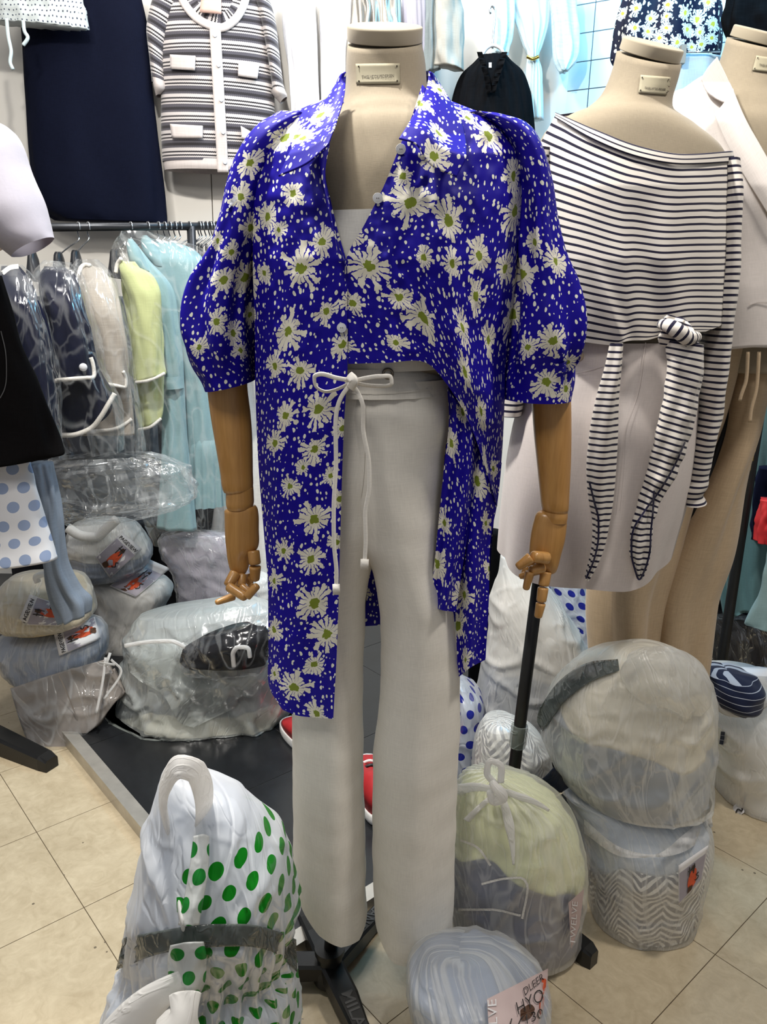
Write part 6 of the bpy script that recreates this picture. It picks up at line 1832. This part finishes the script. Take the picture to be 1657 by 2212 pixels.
# --- right bag with pinstriped clothes
rows = [(1520, 1470, 1690, 1475, .12), (1515, 1520, 1720, 1520, .15), (1530, 1600, 1730, 1600, .16), (1535, 1680, 1720, 1680, .16), (1535, 1750, 1700, 1745, .15), (1545, 1795, 1680, 1775, .12)]
t, s = bag('open white bag of navy pinstriped clothes at the edge of the floor', rows, 1.80, 'bag_white', amp=.007, seed=22, contents=[(.2, .95, 'c_white')])
tube('pinstripe_garment', [(1530, 1452, 1625, 1455, .06), (1525, 1475, 1640, 1480, .09), (1530, 1500, 1640, 1505, .09), (1560, 1520, 1620, 1525, .06)], 1.70, M['c_pin'], t, nu=50, nv=30, disp=lambda th, v, P: .010 * vn(th * 2, v * 4, 3), caps=True)
tube('dotted_lining', [(1560, 1448, 1700, 1450, .02), (1550, 1456, 1710, 1460, .05), (1560, 1470, 1700, 1475, .02)], 1.86, M['dot_skirt'], t, nu=40, nv=10, caps=True)
pipe('rolled_rim', [aty(x, y, 1.66) for x, y in ((1512, 1465), (1535, 1505), (1570, 1535), (1610, 1540), (1660, 1510), (1700, 1480))], [.008, .010, .012, .011, .012, .010], M['bag_roll'], t, 12, 50)
quad('card', [(1584, 1742), (1607, 1720), (1608, 1755), (1580, 1774)], s, M['white_paper'], t, .008, 6, 6)
stroke('pen_mark', [(1588, 1758), (1595, 1748), (1602, 1752), (1604, 1742)], 3, s, M['ink'], t, .012)
stroke('dark_hole', [(1562, 1580), (1560, 1595), (1558, 1608)], 9, s, M['c_pin'], t, .006)

# --- lime and navy tied bag
rows = [(1045, 1672, 1090, 1676, .03), (1000, 1684, 1160, 1700, .06), (975, 1725, 1220, 1735, .08), (966, 1790, 1252, 1790, .092), (964, 1870, 1266, 1860, .096), (964, 1940, 1262, 1940, .096), (970, 1985, 1252, 2000, .092), (995, 2025, 1240, 2050, .085), (1060, 2065, 1232, 2085, .07), (1150, 2092, 1220, 2104, .03)]
t, s = bag('knotted translucent bag of lime and navy clothes beside the white trousers', rows, 1.252, 'bag_sheer', amp=.005, seed=24, zmin=.012, contents=[(.02, .42, 'c_lime'), (.42, .76, 'c_navy'), (.76, .99, 'c_grey')], nu=170, nv=150, tilt=-.08,
           extra=lambda th, v, P: .005 * np.sin(th * 24 + 3 * vn(v * 4, th, 2)) * np.exp(-(v / .22) ** 2))
Yk = 1.158
pipe('bag_knot', [aty(1062, 1690, Yk), aty(1075, 1705, Yk - .012), aty(1085, 1722, Yk - .006), aty(1066, 1730, Yk), aty(1058, 1710, Yk)], [.006, .009, .010, .008, .006], M['bag_roll'], t, 14, 40)
pipe('knot_loop', [aty(x, y, Yk + .01) for x, y in ((1072, 1696), (1052, 1668), (1060, 1644), (1078, 1650), (1082, 1690))], .006, M['bag_roll'], t, 12, 36, flat=.5)
for pts, ww in (([(1068, 1706), (1030, 1700), (985, 1705), (940, 1700)], [.006, .009, .011, .012]), ([(1085, 1708), (1120, 1720), (1160, 1735), (1200, 1760)], [.006, .008, .006, .003]), ([(1086, 1725), (1100, 1780), (1108, 1840), (1110, 1890)], [.006, .010, .006, .002]), ([(1060, 1722), (1030, 1750), (1000, 1780)], [.005, .007, .008])):
    g = cr(pts, 24)
    Yy = np.minimum(s.Y(g[:, 0], g[:, 1]) - .008, 9)
    pipe('gathered_pleat', [aty(a, b_, y_) for (a, b_), y_ in zip(g[::4], Yy[::4])], list(np.interp(np.linspace(0, 1, len(g[::4])), np.linspace(0, 1, len(ww)), ww)), M['bag_roll'], t, 10, 40, flat=.2)
q_ = quad('brand_strip', [(1228, 1950), (1262, 1920), (1252, 2000), (1234, 2050)], (lambda x: 1.158 + (x - 1228) * .0006), M['pink_card'], t, .03, 6, 14)
textmesh('strip_lettering', 'TWELVE', (1242, 2042), (1248, 1948), (1230, 2040), q_, M['white_paper'], q_.o, .002)
for pts in ([(995, 1815), (1030, 1830), (1060, 1870)], [(1040, 1910), (1090, 1898), (1125, 1896), (1140, 1915), (1128, 1985)], [(990, 1965), (1060, 1965), (1125, 1978)]):
    stroke('cord_trim', pts, 5, s, M['braid'], t, .001, 20)

# --- blue bag below it
rows = [(930, 2074, 1060, 2082, .03), (895, 2088, 1130, 2100, .08), (872, 2105, 1185, 2125, .11), (875, 2150, 1192, 2165, .12), (900, 2210, 1186, 2235, .12), (950, 2280, 1150, 2290, .11), (1000, 2310, 1110, 2320, .09)]
t, s = bag('grey-blue translucent bag with a pink card under the lime bag', rows, 1.015, 'bag_sheer', amp=.006, seed=26, contents=[(.03, .6, 'c_blue'), (.6, .97, 'c_slate')], nu=140, nv=110)
q_ = quad('card', [(1052, 2158), (1184, 2092), (1178, 2215), (1058, 2260)], s, M['pink_card'], t, .007, 14, 14)
textmesh('card_lettering', 'TWELVE', (1078, 2290), (1072, 2158), (1058, 2292), q_, M['white_paper'], q_.o, .002)
c_ = [np.array(p, float) for p in [(1052, 2158), (1184, 2092), (1178, 2215), (1058, 2260)]]
Pc = lambda a, b_: c_[0] * (1 - a) * (1 - b_) + c_[1] * a * (1 - b_) + c_[2] * a * b_ + c_[3] * (1 - a) * b_
blob('figure_print', Pc, [(.55, .52), (.72, .50), (.80, .62), (.72, .75), (.58, .74)], q_, M['brown_print'], q_.o, .002)
blob('figure_print', Pc, [(.90, .12), (.98, .18), (.97, .50), (.92, .80), (.88, .60), (.93, .35)], q_, M['orange'], q_.o, .002)
textmesh('handwriting', 'DLEER', (1134, 2150), (1176, 2116), (1130, 2134), q_, M['ink'], q_.o, .004, bold=-.008)
textmesh('handwriting', 'HYO', (1120, 2192), (1176, 2160), (1114, 2164), q_, M['ink'], q_.o, .004, bold=-.01)
textmesh('handwriting', '130', (1138, 2212), (1174, 2198), (1136, 2190), q_, M['ink'], q_.o, .004, bold=-.01)
stroke('pen_mark', [Pc(.40, .62), Pc(.34, .85), Pc(.46, .88), Pc(.55, .72), Pc(.60, .66)], 2.5, q_, M['ink'], q_.o, .004)

# --- red sneakers on the platform behind the trousers
def shoe(label, px, py, ang, L=.27):
    c = atz(px, py, PZ)
    t = thing('sneaker', label, 'shoe', (c[0], c[1], PZ))
    ca, sa = math.cos(ang), math.sin(ang)
    n = 36
    a = np.linspace(0, 2 * np.pi, n, endpoint=False)
    lx = L / 2 * np.cos(a)
    wy = (.046 + .008 * np.cos(a) * 1.0) * np.sign(np.sin(a)) * np.abs(np.sin(a)) ** .8

    def ring(s, z):
        x, y = lx * s, wy * s
        return np.stack([c[0] + x * ca - y * sa, c[1] + x * sa + y * ca, np.full(n, PZ) + z], 1)

    def stack(name, rings, mat):
        P = np.array([np.vstack([r, r[:1]]) for r in rings])
        return gridmesh(name, P, mat, t, True, arcuv(P))
    stack('sole', [ring(.97, .001), ring(1, .006), ring(1.0, .024), ring(.97, .028)], M['c_white'])
    hz = .030 + .055 * np.clip(.5 - .5 * np.cos(a), 0, 1) ** .7
    r0 = ring(.95, .027); r1 = ring(.90, .027); r1[:, 2] = PZ + hz * .75 + .008; r2 = ring(.62, .03); r2[:, 2] = PZ + hz + .012; r3 = ring(.3, .03); r3[:, 2] = PZ + hz * .9 + .014
    up = stack('upper', [r0, r1, r2, r3], M['red'])
    for k, x0 in enumerate((-.01, .03, .06)):
        q = [(x0, y_) for y_ in (-.036, -.018, 0, .018, .036)]
        pipe('lace', [(c[0] + x * ca - y * sa, c[1] + x * sa + y * ca, PZ + .066 - x * .22 - abs(y) * .35) for x, y in q], .004, M['black_plastic' if k == 1 else 'c_white'], t, 8, 16)
    return t


shoe('red and black sneaker with white sole beside the hem of the daisy shirt', 668, 1612, 2.2)
shoe('red sneaker glimpsed between the white trouser legs', 803, 1712, 1.7)
